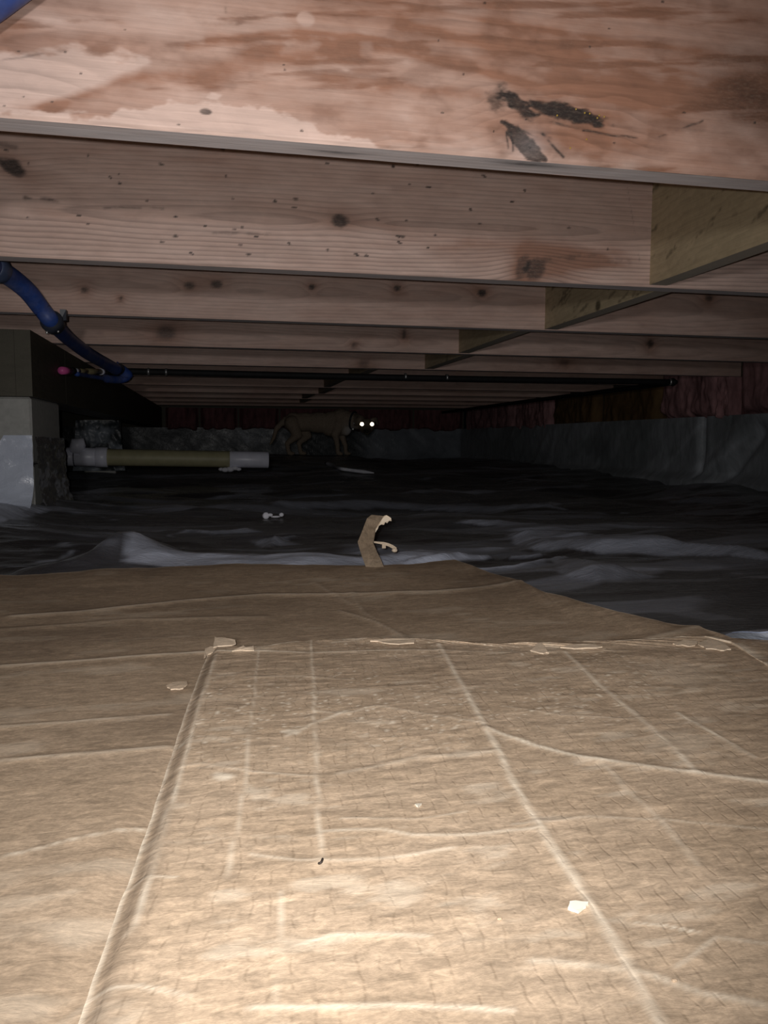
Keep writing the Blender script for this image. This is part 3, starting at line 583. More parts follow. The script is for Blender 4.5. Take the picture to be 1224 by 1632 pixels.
# farther pier, wrapped entirely
p2 = at(160, 714, Z=0.12); Y2 = 4.75; a2, b2 = at(122, 690, Y=Y2)[0], at(190, 690, Y=Y2)[0]
pier2 = empty('block_pier', ((a2+b2)/2, Y2+0.2, 0)); tag(pier2, 'farther block pier swathed in bluish plastic behind the white pipe fitting', 'pier')
blockmesh(a2+0.03, Y2+0.03, 0.0, b2-0.03, Y2+0.36, WT).build('concrete_block', M['concrete'], pier2, False, ((a2+b2)/2, Y2+0.2, 0))
x_ = a2+(b2-a2)*S_; z_ = 0.05+(WT-0.005-0.05)*T_; bulge = 0.02*ridge(S_*3+T_, T_*3, 511)+0.015*fbm(S_*6, T_*6, 512)+0.05*(1-T_)**2
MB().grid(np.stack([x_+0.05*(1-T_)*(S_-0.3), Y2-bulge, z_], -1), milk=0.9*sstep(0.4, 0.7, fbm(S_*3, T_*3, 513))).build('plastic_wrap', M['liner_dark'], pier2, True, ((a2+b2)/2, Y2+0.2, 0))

# ------------------------------------------------------------------ drain pipe
YP = 4.15
pa, pb = at(60, 727, Y=YP), at(430, 733, Y=YP); PR = 0.043
dp = empty('drain_pipe', tuple(pa)); tag(dp, 'low olive drain pipe with white fittings running right from the pier', 'pipe')
def alongp(px): return at(px, 727+6*(px-60)/370, Y=YP)
def ppart(name, x0, x1, r, mat, label=None, prof=None):
    P = [alongp(x0), alongp(x0)*0.98+alongp(x1)*0.02, alongp(x0)*0.02+alongp(x1)*0.98, alongp(x1)]
    o = MB().tube(P, [r*0.96, r, r, r*0.96], 24).build(name, mat, dp, True, pa)
    if label: o['label'] = label
    return o
ppart('pipe', 168, 368, PR, M['olive'], 'olive pipe length')
ppart('fitting', 60, 100, PR*1.12, M['pvc'], 'white hub'); ppart('coupling_band', 99, 102, PR*1.17, M['dkband'], 'dark ring')
ppart('fitting', 101, 120, PR*1.10, M['pvc'], 'white tee end'); ppart('coupling_band', 118.5, 120, PR*1.14, M['dkband'], 'dark ring')
ppart('fitting', 119, 155, PR*1.10, M['pvc'], 'white tee body'); ppart('collar', 153, 172, PR*1.2, M['pvc'], 'white tee collar')
ppart('sleeve', 366, 428, PR*1.02, M['pvc'], 'white pipe sleeve')
c = alongp(130)
MB().tube([c+(-0.02, -0.01, PR*0.5), c+(-0.01, -0.015, PR*1.6), c+(0.02, -0.015, PR*1.75)], [PR*0.95, PR*0.9, PR*0.5], 20).build('cleanout', M['pvc'], dp, True, pa)
mb = MB(); c = at(362, 748, Y=YP-0.03)
for dx, dz, r in ((-0.03, 0, 0.012), (-0.01, -0.002, 0.016), (0.015, 0.0, 0.018), (0.04, 0.006, 0.015), (0.06, 0.0, 0.011)): mb.ball(c+(dx, RNG.uniform(-.01, .01), dz), (r*1.3, r, r*0.8), 10, 7)
mb.build('foam_blob', M['foamw'], dp, True, pa)

# ------------------------------------------------------------------ black pipe with straps
zp = JZ-0.027; bp0 = at(196, 594, Z=zp); bp1 = at(1078, 611, Z=zp)
yb_ = jy(5)+JT+0.035
A0 = np.array([at(176, 592, Y=yb_)[0], yb_, zp]); A1 = np.array([at(1070, 611, Y=yb_)[0], yb_, zp])
A2 = np.array([A1[0]+0.03, YB-0.1, zp])
bp = empty('insulated_pipe', tuple(A0)); tag(bp, 'long black pipe hung under the joists, turning back at right', 'pipe')
MB().tube(spline([A0, (A0+A1)/2+(0, 0, -0.004), A1], 20), 0.0135, 14).build('pipe', M['black'], bp, True, A0)
MB().tube(spline([A1+(0.0, 0.01, 0), A1+(0.025, 0.04, 0), A1+(0.03, 0.5, 0), (A1+A2)/2, A2], 12), 0.0125, 12).build('return_pipe', M['black'], bp, True, A0)
MB().ball(A1+(0.012, 0.008, 0), 0.019).build('elbow', M['black'], bp, True, A0)
for px in (237, 265, 646, 712):
    X = at(px, 600, Y=yb_)[0]
    MB().tube([(X-0.004, yb_, zp), (X+0.004, yb_, zp)], 0.0152, 14).build('strap', M['steel'], bp, True, A0)
MB().tube([A1-(0.012, 0, 0), A1-(0.004, 0, 0)], 0.0165, 14).build('strap', M['steel'], bp, True, A0)
for dy in (1.25,):
    MB().tube([A1+(0.03, dy, 0), A1+(0.03, dy+0.008, 0)], 0.0142, 12).build('strap', M['steel'], bp, True, A0)

# ------------------------------------------------------------------ blue hose
hz = JZ-0.024
H = [at(200, -190, Y=0.806), at(60, -75, Y=0.806), at(-15, -18, Y=0.806), at(-120, 60, Y=0.806), at(-230, 200, Y=0.84), at(-230, 330, Y=1.15), at(-120, 400, Y=1.55),
     at(-30, 420, Y=1.8), at(8, 436, Y=1.9), at(42, 462, Y=1.97), at(66, 492, Y=2.02), at(84, 514, Z=hz), at(110, 540, Z=hz), at(140, 563, Z=hz), at(168, 579, Z=hz), at(186, 589, Z=hz-0.008)]
hose = empty('blue_hose', tuple(H[8])); tag(hose, 'thick blue hose sagging beneath the joists at left', 'hose')
SPL = spline(H, 9); rr = np.interp(np.arange(len(SPL)), [0, 60, 90, 108, len(SPL)-1], [0.024, 0.024, 0.021, 0.020, 0.023])
MB().tube(SPL, rr, 18).build('hose', M['blue'], hose, True, H[8])
e0 = at(190, 590, Y=yb_-0.05)
LP = [at(182, 583, Y=yb_-0.07), at(196, 592, Y=yb_-0.05), at(203, 600, Y=yb_-0.04), at(190, 605, Y=yb_-0.04), at(165, 603, Y=yb_-0.15), at(140, 599, Y=yb_-0.32), at(122, 596, Y=yb_-0.48)]
MB().tube(spline(LP, 8), [0.022]*16+[0.016]*16+[0.008]*17, 14).build('hose_loop', M['blue'], hose, True, H[8])
cl = SPL[np.argmin(np.linalg.norm(SPL-at(86, 515, Z=hz), axis=1))]; ci = int(np.argmin(np.linalg.norm(SPL-cl, axis=1)))
d_ = SPL[ci+2]-SPL[ci-2]; d_ /= np.linalg.norm(d_)
MB().tube([cl-d_*0.028, cl-d_*0.012, cl+d_*0.012, cl+d_*0.020], [0.024, 0.0275, 0.0275, 0.024], 16).build('tape_wrap', M['dkband'], hose, True, H[8])
MB().box(cl+np.array((0.020, -0.012, 0.004)), cl+np.array((0.034, 0.006, 0.030)), 0.001).build('hanger_clip', M['dkband'], hose, False, H[8])
for dx, dz in ((-0.012, -0.026), (0.014, -0.022)):
    MB().ball(cl+np.array((dx, -0.012, dz)), (0.003, 0.002, 0.004), 8, 6).build('screw', M['steel'], hose, True, H[8])
ci = int(np.argmin(np.linalg.norm(SPL-at(2, 434, Y=1.88), axis=1))); d_ = SPL[ci+2]-SPL[ci-2]; d_ /= np.linalg.norm(d_)
MB().tube([SPL[ci]-d_*0.035, SPL[ci]-d_*0.03, SPL[ci], SPL[ci]+d_*0.004], [0.026, 0.0285, 0.0285, 0.024], 18).build('coupling', simple('blue_grey_coupling', (0.10, 0.14, 0.26), 0.45, 0.2), hose, True, H[8])
m1 = at(186, 588, Y=yb_-0.07)
MB().ball(m1, (0.032, 0.02, 0.026), 14, 10).build('tape_wrap', M['dkband'], hose, True, H[8])
# row of small pipe fittings with a pink tip at the hose's end
ft = empty('pipe_fittings', tuple(at(130, 592, Y=2.95))); tag(ft, 'row of small brass and white fittings with a pink tip beside the hose loop', 'fitting')
FL = at(130, 592, Y=2.95); fy_ = lambda x: 2.72+(x-98)*(yb_-2.72)/80
for name, x0, x1, r, m in (('pink_tip', 98, 111, 0.014, 'pink'), ('black_collar', 111, 117, 0.014, 'black'), ('white_nut', 117, 125, 0.011, 'pvc'), ('brass_barrel', 125, 138, 0.010, 'brass'), ('brass_barrel', 138, 160, 0.012, 'brass'), ('white_nut', 160, 164, 0.014, 'pvc'), ('black_collar', 164, 178, 0.014, 'black')):
    MB().tube([at(x0, 590.6+(x0-98)*0.03, Y=fy_(x0)), at(x1, 590.6+(x1-98)*0.03, Y=fy_(x1))], r*0.9, 12).build(name, M[m], ft, True, FL)

# ------------------------------------------------------------------ cardboard
def cardz(X, Y):
    return 0.003+0.006*(fbm(X*2.2, Y*2.2, 120)-0.5)+0.003*(fbm(X*6, Y*9, 121)-0.5)
def creases(U, W, lst, Z=0.004):
    wear = 0*U; hgt = 0*U; dirt = 0*U
    wob = 0.0022*(fbm(U*40, W*40, 130)-0.5)
    for pts, wd, am, h in lst:
        q = [(p[0], p[1]) for p in (at(x, y, Z=Z) for x, y in pts)]
        d = lined(U+wob, W-wob, q); var = 0.45+0.9*fbm(U*55, W*55, 131)
        wear = np.maximum(wear, 1.25*am*var*np.exp(-(d/(0.8*wd))**2)); hgt = hgt+0.30*h*np.exp(-(d/(wd*1.6))**2)
        dirt = np.maximum(dirt, 0.5*am*(h > 0.001)*np.exp(-((d-wd*2)/(wd*1.2))**2)*0)
    return wear, hgt, dirt
# lower sheet
FE = [(-700, 935), (-300, 927), (0, 919), (150, 913), (215, 909), (300, 905), (440, 903), (560, 908), (620, 906), (690, 900), (725, 897), (760, 909), (832, 932), (870, 951), (905, 960), (985, 985), (1060, 1000), (1112, 1004), (1165, 1024), (1224, 1052), (1400, 1130), (1700, 1260)]
FEw = np.array([at(x, y, Z=0.004)[:2] for x, y in FE]); cum = np.concatenate([[0], np.cumsum(np.linalg.norm(np.diff(FEw, axis=0), axis=1))]); cum /= cum[-1]
ss = np.linspace(0, 1, 520); fx = np.interp(ss, cum, FEw[:, 0]); fy = np.interp(ss, cum, FEw[:, 1])
fy = fy+0.004*(fbm(ss*120, ss*0, 140)-0.5)
nx = np.interp(ss, [0, 1], [FEw[0, 0]*0.55, FEw[-1, 0]]); ny = np.interp(ss, [0, 1], [-0.15, -0.15])
tt = np.linspace(0, 1, 460)**0.85; Sx = nx[:, None]*(1-tt)+fx[:, None]*tt; Sy = ny[:, None]*(1-tt)+fy[:, None]*tt
LC = [([(0, 1058), (120, 1052), (250, 1042), (330, 1036)], 0.0035, 0.55, 0.004), ([(20, 980), (120, 974), (200, 965), (300, 955), (420, 946), (600, 946), (700, 943), (850, 930)], 0.006, 0.45, 0.006),
      ([(0, 1158), (120, 1150), (270, 1138)], 0.0022, 0.40, 0.003), ([(0, 1212), (130, 1202), (280, 1190)], 0.0026, 0.45, 0.004), ([(0, 1362), (100, 1338), (230, 1312)], 0.0016, 0.55, 0.002),
      ([(560, 945), (580, 975), (600, 985)], 0.003, 0.2, 0.003), ([(540, 970), (600, 990), (655, 1018)], 0.003, 0.25, 0.004), ([(1112, 1004), (1080, 1015), (1020, 1025), (900, 1030)], 0.006, 0.3, 0.006),
      ([(500, 930), (560, 960)], 0.003, 0.2, 0.002), ([(0, 1000), (200, 985), (420, 980)], 0.005, 0.15, 0.003), ([(0, 1440), (120, 1420)], 0.003, 0.2, 0.001), ([(60, 1640), (180, 1560)], 0.002, 0.2, 0.001)]
wr_, hg_, di_ = creases(Sx, Sy, LC)
edge = np.minimum(1, (1-tt)[None, :]*40)*np.ones_like(Sx)
wr_ = np.maximum(wr_, 0.55*np.exp(-((1-tt)[None, :]/0.004)**2)*(0.4+fbm(ss[:, None]*80, Sx*0, 141)))
wr_ = np.maximum(wr_, 0.22*sstep(0.62, 0.8, fbm(Sx*14+Sy*2, Sy*40, 142)))
rs = 0.006*np.exp(-((1-tt)[None, :]/0.10)**2)*fbm(ss[:, None]*14, Sx*0, 143)*2
_po = [tuple(at(x, y, Z=0.011)[:2]) for x, y in ((332, 1036), (600, 1024), (1120, 1026), (1224, 1068), (1480, 1250))]+[(0.75, 0.04), (-0.13, 0.04)]
Sz = cardz(Sx, Sy)+hg_+rs-0.004*(1-sstep(-0.03, -0.006, polysd(Sx, Sy, _po)))
di_ = 0.30*sstep(0.55, 0.85, fbm(Sx*5, Sy*9, 144))
P = np.stack([Sx, Sy, Sz], -1); mb = MB().grid(P, wear=np.clip(wr_, 0, 1), dirt=di_)
Pb = P.copy(); Pb[..., 2] -= 0.004; mb.grid(Pb[::8, ::8], flip=True)
mb.grid(np.stack([P[:, -1], Pb[:, -1]], 1), wear=0.5, flip=True)
cb = tag(mb.build('cardboard_sheet', M['card_low']), 'large flattened brown cardboard sheet under the upper panel, its far edge on plastic', 'cardboard')
# upper panel
LE = [(332, 1036), (318, 1070), (293, 1140), (270, 1210), (243, 1290), (215, 1375), (185, 1450), (150, 1545), (118, 1640), (60, 1800)]
TE = [(332, 1036), (375, 1033), (410, 1036), (500, 1024), (600, 1022), (660, 1022), (760, 1030), (870, 1034), (900, 1030), (980, 1030), (1080, 1025), (1120, 1024), (1165, 1034), (1224, 1068), (1330, 1140), (1480, 1250)]
ZP = 0.011
Lw = np.array([at(x, y, Z=ZP)[:2] for x, y in LE]); Tw = np.array([at(x, y, Z=ZP)[:2] for x, y in TE])
cumT = np.concatenate([[0], np.cumsum(np.linalg.norm(np.diff(Tw, axis=0), axis=1))]); cumT /= cumT[-1]
ss = np.linspace(0, 1, 560); ty_ = np.interp(ss, cumT, Tw[:, 1]); tx_ = np.interp(ss, cumT, Tw[:, 0]); ty_ = ty_+0.0035*(fbm(ss*160, ss*0, 150)-0.5)
vv = np.linspace(0, 1, 620)
# along the left edge (v=0 at the far corner); near end just behind the lens
NY = 0.04
ly = np.linspace(Lw[0, 1], NY, 620); lx = np.interp(-ly, -Lw[:, 1], Lw[:, 0]); lx = lx+0.0010*(fbm(ly*60, ly*0, 151)-0.5)
rx = np.interp(ly, [NY, Lw[0, 1]], [0.75, Tw[-1, 0]])
PX = lx[None, :]+(tx_[:, None]-tx_[0])*((0.75-lx)/(tx_[-1]-tx_[0]))[None, :]
q = vv[None, :]; PX = PX*(1-(1-q)**6)+ (tx_[:, None]+(lx-lx[0])[None, :]*(1-ss[:, None]))*(1-q)**6
PY = ty_[:, None]*(1-q)+NY*q
UC = [([(345, 1045), (322, 1120), (296, 1210), (268, 1300), (243, 1390), (222, 1470), (205, 1500)], 0.0016, 0.55, 0.0012), ([(495, 1020), (499, 1090), (502, 1170), (506, 1260), (512, 1390)], 0.0014, 0.5, 0.001),
      ([(413, 1030), (406, 1110), (398, 1170), (392, 1240), (376, 1330), (364, 1410)], 0.0012, 0.38, 0.0006), ([(700, 1030), (725, 1075), (748, 1120), (775, 1168), (800, 1210), (830, 1270), (870, 1340), (900, 1385), (950, 1460), (1000, 1545), (1052, 1640)], 0.0026, 0.55, 0.003),
      ([(900, 1045), (950, 1092), (1010, 1140), (1055, 1180), (1110, 1235)], 0.0028, 0.5, 0.002), ([(775, 1168), (850, 1192), (930, 1212), (1020, 1224), (1100, 1236), (1224, 1252), (1300, 1262)], 0.0028, 0.75, 0.003),
      ([(955, 1215), (1000, 1262), (1060, 1320), (1110, 1385)], 0.0026, 0.25, 0.0015), ([(1080, 1140), (1130, 1170), (1200, 1212)], 0.002, 0.6, 0.002), ([(340, 1040), (420, 1042), (500, 1044), (600, 1040), (700, 1040)], 0.0022, 0.6, 0.0015), ([(700, 1040), (860, 1046), (1000, 1044)], 0.002, 0.25, 0.001),
      ([(445, 1640), (446, 1540), (448, 1430)], 0.0010, 0.35, 0.0006), ([(460, 1180), (500, 1162), (552, 1141)], 0.0025, 0.6, 0.0015), ([(500, 1140), (550, 1145), (600, 1131), (700, 1148), (775, 1160)], 0.0018, 0.3, 0.001),
      ([(540, 1238), (660, 1212), (790, 1202)], 0.0028, 0.3, 0.002), ([(520, 1333), (610, 1330), (660, 1338), (740, 1335), (860, 1325)], 0.0018, 0.5, 0.0012), ([(545, 1312), (660, 1311), (740, 1297)], 0.0012, 0.35, 0.001),
      ([(280, 1230), (320, 1225), (400, 1238), (500, 1242)], 0.0014, 0.35, 0.001), ([(400, 1370), (470, 1380), (540, 1380), (640, 1372), (720, 1358)], 0.0016, 0.4, 0.001), ([(195, 1420), (230, 1408), (280, 1408)], 0.0010, 0.6, 0.0008),
      ([(150, 1588), (220, 1580), (300, 1600)], 0.0012, 0.6, 0.001), ([(480, 1516), (530, 1500), (600, 1498), (680, 1500)], 0.0016, 0.55, 0.001), ([(400, 1618), (500, 1618), (620, 1612), (820, 1618)], 0.0016, 0.5, 0.001), ([(850, 1540), (950, 1545), (1040, 1560), (1120, 1590), (1224, 1610)], 0.0022, 0.4, 0.0015),
      ([(1010, 1475), (1060, 1480), (1110, 1492)], 0.001, 0.7, 0.0008), ([(1080, 1545), (1140, 1500), (1224, 1510)], 0.0014, 0.3, 0.001), ([(820, 1318), (940, 1306), (1050, 1310), (1224, 1330)], 0.0014, 0.3, 0.001), ([(800, 1130), (900, 1145), (1010, 1150)], 0.0014, 0.3, 0.001), ([(390, 1085), (480, 1082), (560, 1088)], 0.002, 0.25, 0.001)]
wr_, hg_, di_ = creases(PX, PY, UC, ZP)
lv = (PX-lx[None, :])                                            # distance in from the left edge
wr_ = np.maximum(wr_, 0.75*np.exp(-(lv/0.0012)**2)*(0.4+fbm(PY*70, PY*0, 155)))  # highlight along the left edge painted in as a pale line
wr_ = np.maximum(wr_, 0.7*np.exp(-((PY-ty_[:, None])/0.0022)**2)*sstep(0.45, 0.6, fbm(ss[:, None]*30, PX*0, 156)))
for x, y, r, am in ((355, 1245, 0.008, 0.8), (465, 1175, 0.008, 0.7), (412, 1270, 0.012, 0.4), (1165, 1130, 0.016, 0.25), (875, 1040, 0.02, 0.25), (1100, 1080, 0.05, 0.2), (1080, 1190, 0.04, 0.2)):
    c = at(x, y, Z=ZP); d = np.hypot(PX-c[0], PY-c[1]); wr_ = np.maximum(wr_, am*(1-sstep(0.3, 1.0, d/r+1.2*(fbm(PX*150, PY*150, 157)-0.5))))
c = at(560, 1140, Z=ZP); glints = sstep(0.42, 0.58, PY)*sstep(0.84, 0.92, vnoise(PX*380, PY*380, 158))*np.clip(sstep(0.40, 0.62, fbm(PX*9, PY*9, 159))*0.8+np.exp(-(((PX-c[0])/0.16)**2+((PY-c[1])/0.10)**2)), 0, 1); wr_ = np.maximum(wr_, 0.9*glints)  # specular sparkles painted in as pale specks
wr_ = np.maximum(wr_, 0.30*sstep(0.66, 0.8, fbm(PX*26, PY*70, 160)))
di_ = 0.22*sstep(0.55, 0.8, fbm(PX*6, PY*6, 161))*sstep(0.5, 0.9, PX+0.25*PY)+0.22*sstep(0.5, 0.7, fbm(PX*16, PY*5, 162))*np.exp(-((lv-0.012)/0.006)**2)
PZ = cardz(PX, PY)+0.0105+hg_+0.0011*(ridge(PX*13, PY*38, 163)-0.6)*sstep(0.002, 0.02, lv)+0.0006*fbm(PX*60, PY*120, 164)
PZ = PZ+0.004*np.exp(-((PY-ty_[:, None])/0.02)**2)*fbm(ss[:, None]*20, PX*0, 165)
PZ = PZ-0.0045*(1-sstep(0.0005, 0.011, lv)); di_ = di_+0.34*np.exp(-((lv-0.0055)/0.0035)**2)  # bevelled edge strip, its shade painted in as a dark band
P = np.stack([PX, PY, PZ], -1); mb = MB().grid(P, flip=True, wear=np.clip(wr_, 0, 1), dirt=np.clip(di_, 0, 1))  # wear also holds painted highlights, dirt also the painted edge shade
Pb = P.copy(); Pb[..., 2] -= 0.0055
mb.grid(Pb[::8, ::8]); mb.grid(np.stack([P[:, 0], Pb[:, 0]], 1), wear=0.4); mb.grid(np.stack([P[0], Pb[0]], 1), flip=True, wear=0.15, dirt=0.35)
tag(mb.build('flattened_carton', M['card_top']), 'upper cardboard panel in the foreground, creased and scuffed, lying on the larger sheet', 'cardboard')

# ------------------------------------------------------------------ torn strip standing at the sheet's far edge
def ribbon(name, C, Wd, nrm, mat, label, parent=None, th=0.003, loc=None, wear=None):
    """a strip of board: centre points C, half-width vectors Wd"""
    C = np.array(C, float); Wd = np.array(Wd, float); nrm = np.array(nrm, float)
    a = np.stack([C-Wd, C+Wd], 1); b = a+nrm*th; mb = MB()
    ww = np.zeros(a.shape[:2]) if wear is None else np.array(wear)
    mb.grid(a, wear=ww); mb.grid(b, flip=True, wear=ww*0.5)
    for i in (0, 1): mb.grid(np.stack([a[:, i], b[:, i]], 1), flip=(i == 0), wear=0.6)
    for i in (0, -1): mb.grid(np.stack([a[i], b[i]], 1), wear=0.6)
    return mb.build(name, mat, parent, False, loc)
bs = at(612, 908, Z=0.006); DS = float((bs-CAM)@FW)
st = empty('cardboard_strip', tuple(bs)); tag(st, 'bent torn cardboard strip standing up at the far edge of the sheet', 'cardboard')
def sp(x, y, d=0.0): return at(x, y, D=DS+d)
Ls = [(584, 906, 0), (578, 890, .005), (574, 878, .012), (570, 864, .022), (577, 847, .012), (581, 836, .006), (585, 826, .002), (592, 820.5, .008)]
Rs = [(614, 909, 0), (607, 892, .005), (601, 880, .012), (595, 865.5, .022), (598, 849, .012), (601, 842, .006), (606, 833, .002), (618, 823, .010)]
Lp = np.array([sp(*q) for q in Ls]); Rp = np.array([sp(*q) for q in Rs])
mb = MB(); a = np.stack([Lp, (Lp+Rp)/2+FW*-0.0015, Rp], 1); b = a+FW*0.0035
mb.grid(a, wear=0.0, flip=True); mb.grid(b, wear=0.1)
mb.grid(np.stack([a[:, 2], b[:, 2]], 1), wear=0.7); mb.grid(np.stack([a[:, 0], b[:, 0]], 1), wear=0.5, flip=True); mb.grid(np.stack([a[-1], b[-1]], 1), wear=0.7)
mb.build('strip', M['card_strip'], st, False, bs)
mb = MB(); fr_ = [(598, 849), (602, 843), (604, 838), (608, 836), (612, 836.5), (614, 832), (617, 834), (620, 830), (624, 830.5), (623.5, 826), (620, 823), (616, 821), (612, 822), (609, 827), (604, 834), (599, 843)]
V = [sp(x, y, -0.003+0.003*(i % 2)) for i, (x, y) in enumerate(fr_)]; V2 = [v+FW*0.003 for v in V]; nn = len(V)
mb.add(V+V2, [tuple(range(nn)), tuple(range(nn, 2*nn))[::-1]]+[(i, (i+1) % nn, nn+(i+1) % nn, nn+i) for i in range(nn)], wear=0.7)
mb.build('frayed_edge', M['card_raw'], st, False, bs)['label'] = 'pale frayed torn edge'
mb = MB(); cc = [(596, 864), (604, 865), (612, 866), (620, 868.5), (627, 872), (632, 876)]
tp = [sp(x, y-1.3-0.4*i, .02-.004*i) for i, (x, y) in enumerate(cc)]; bt = [sp(x, y+1.2+0.5*i, .02-.004*i) for i, (x, y) in enumerate(cc)]
a = np.stack([np.array(tp), np.array(bt)], 1); b = a+FW*0.004; mb.grid(a, wear=0.4); mb.grid(b, flip=True, wear=0.4); mb.grid(np.stack([a[:, 0], b[:, 0]], 1), wear=0.6); mb.grid(np.stack([a[:, 1], b[:, 1]], 1), flip=True, wear=0.6)
mb.ball(sp(629, 877, .001), (0.005, 0.004, 0.0035), 8, 6, wear=0.5); mb.box(sp(609, 874, .012)-np.array((0, .0, 0)), sp(615, 867, .012)+np.array((0, .003, 0)), wear=0.3)
mb.build('torn_sliver', M['card_raw'], st, False, bs)['label'] = 'thin torn sliver curling to the right'

# ------------------------------------------------------------------ scraps
def flake(name, pts, z, lift, mat, label, cat, grp=None, th=0.0012, wear=0.3):
    fr = np.random.RandomState(len(label)*7+len(pts)); q = list(zip(pts, lift)); pts, lift = [], []
    for (a, la), (b, lb) in zip(q, q[1:]+q[:1]):
        for u in (0.0, 0.33, 0.66):
            j = 0.0 if u == 0 else 0.10*math.hypot(b[0]-a[0], b[1]-a[1])
            pts.append((a[0]+(b[0]-a[0])*u+fr.uniform(-j, j), a[1]+(b[1]-a[1])*u+0.5*fr.uniform(-j, j))); lift.append(0.45*(la+(lb-la)*u))
    V = [np.array((p[0], p[1], z+l)) for p, l in zip([at(x, y, Z=z) for x, y in pts], lift)]
    V2 = [v-np.array((0, 0, th)) for v in V]; nn = len(V); c = sum(V)/nn
    mb = MB().add([*V, *V2], [tuple(range(nn)), tuple(range(nn, 2*nn))[::-1]]+[(i, (i+1) % nn, nn+(i+1) % nn, nn+i) for i in range(nn)], wear=wear)
    return tag(mb.build(name, mat, None, False, c), label, cat, grp)
def topz(x, y, base=ZP):
    p = at(x, y, Z=base); d = (PX-p[0])**2+(PY-p[1])**2; return float(PZ.ravel()[int(np.argmin(d))])
def lowz(x, y):
    p = at(x, y, Z=0.004); d = (Sx-p[0])**2+(Sy-p[1])**2; return float(Sz.ravel()[int(np.argmin(d))])
G = 'torn paper bits on the cardboard'
flake('paper_scrap', [(340, 1031), (342, 1019), (358, 1020), (375, 1023), (376, 1026), (352, 1029)], topz(360, 1036)+0.001, [0, .006, .006, .005, .001, 0], M['card_raw'], 'pale torn flap at the far left corner of the upper panel', 'paper scrap', G)
flake('paper_scrap', [(325, 1048), (327, 1036), (335, 1034), (346, 1033), (342, 1040), (332, 1042)], topz(336, 1040)+0.001, [0, .004, .005, .003, .001, 0], M['card_raw'], 'whitish frayed bit on the corner tip of the upper panel', 'paper scrap', G)
flake('paper_scrap', [(370, 1037), (388, 1031), (393, 1034), (404, 1032), (405, 1036)], topz(390, 1037)+0.001, [0, .004, .003, .004, 0], M['card_raw'], 'small torn flake right of the corner flap', 'paper scrap', G)
flake('paper_scrap', [(265, 1092), (275, 1088), (298, 1087), (299, 1092), (292, 1097), (272, 1098)], lowz(280, 1092)+0.002, [0, .001, .002, .003, .001, 0], M['card_raw'], 'oval peeled flake on the lower sheet left of the upper panel', 'paper scrap', G, wear=0.2)
flake('paper_scrap', [(905, 1446), (908, 1439), (938, 1440), (934, 1445), (922, 1452)], topz(922, 1445)+0.001, [0, .002, .002, .001, 0], M['paper'], 'white triangular paper chip beside the long slanting crease', 'paper scrap', G)
flake('paper_scrap', [(661, 1281), (672, 1281), (667, 1288)], topz(667, 1284)+0.001, [0, .001, .002], M['paper'], 'small white chip in the middle of the upper panel', 'paper scrap', G)
flake('paper_scrap', [(590, 1021), (625, 1019.5), (662, 1020), (660, 1024), (620, 1025)], topz(625, 1030)+0.002, [0, .003, .002, 0, 0], M['card_raw'], 'long lifted lip on the far edge of the upper panel at mid picture', 'paper scrap', G)
flake('paper_scrap', [(845, 1036), (856, 1029), (862, 1028), (875, 1040), (860, 1040)], topz(860, 1042)+0.002, [0, .005, .006, 0, 0], M['card_raw'], 'tan triangular lifted tear on the far edge of the upper panel', 'paper scrap', G, wear=0.3)
flake('paper_scrap', [(893, 1031), (930, 1028), (960, 1031), (930, 1032.5)], topz(925, 1038)+0.002, [0, .003, .001, 0], M['card_raw'], 'thin pale lip right of the triangular tear', 'paper scrap', G)
flake('paper_scrap', [(1072, 1025), (1090, 1022), (1112, 1024), (1108, 1028), (1080, 1028)], topz(1090, 1034)+0.002, [0, .004, .003, 0, 0], M['card_raw'], 'bright curled lip on the far right edge of the upper panel', 'paper scrap', G)
flake('paper_scrap', [(1112, 1026), (1130, 1022), (1150, 1026), (1165, 1037), (1148, 1036), (1125, 1033)], topz(1140, 1042)+0.002, [0, .005, .006, .004, 0, 0], M['card_raw'], 'crumpled torn edge at the right corner of the upper panel', 'paper scrap', G, wear=0.35)
c = at(512, 1374, Z=topz(512, 1374)+0.0005)
o = MB().tube(spline([at(508, 1376, Z=c[2]), at(511, 1375, Z=c[2]+0.001), at(513, 1372, Z=c[2]+0.001), at(514, 1369, Z=c[2])], 4), 0.0006, 8).build('crumb', M['ink'], None, True, c)
tag(o, 'tiny dark curled crumb on the thin straight crease', 'crumb')
for (x, y, lab) in ((1075, 1562, 'small white crumb low on the right of the upper panel'), (796, 1464, 'small white crumb left of the triangular chip')):
    z = topz(x, y)+0.0008; o = MB().ball(at(x, y, Z=z), (0.0013, 0.0009, 0.0006), 7, 5).build('crumb', M['card_raw'], None, False, at(x, y, Z=z)); tag(o, lab, 'crumb')
p = on_ground(424, 827); gz = float(Zg.ravel()[int(np.argmin((Xg-p[0])**2+(Yg-p[1])**2))]); p[2] = gz+0.008
o = MB().ball(p, (0.010, 0.006, 0.010), 8, 6).ball(p+(0.012, 0, 0.002), (0.008, 0.006, 0.005), 8, 6).ball(p+(0.045, 0.01, 0.001), (0.007, 0.005, 0.006), 8, 6).ball(p+(0.028, 0.005, -0.004), (0.014, 0.005, 0.003), 8, 6).build('debris', M['foamw'], None, False, p)
tag(o, 'small whitish lump of debris lying on the dark plastic', 'debris')
pp = [on_ground(x, y) for x, y in ((520, 741), (532, 745), (541, 750), (560, 753), (596, 757))]
pp = [np.array((q[0], q[1], float(Zg.ravel()[int(np.argmin((Xg-q[0])**2+(Yg-q[1])**2))])+0.012)) for q in pp]
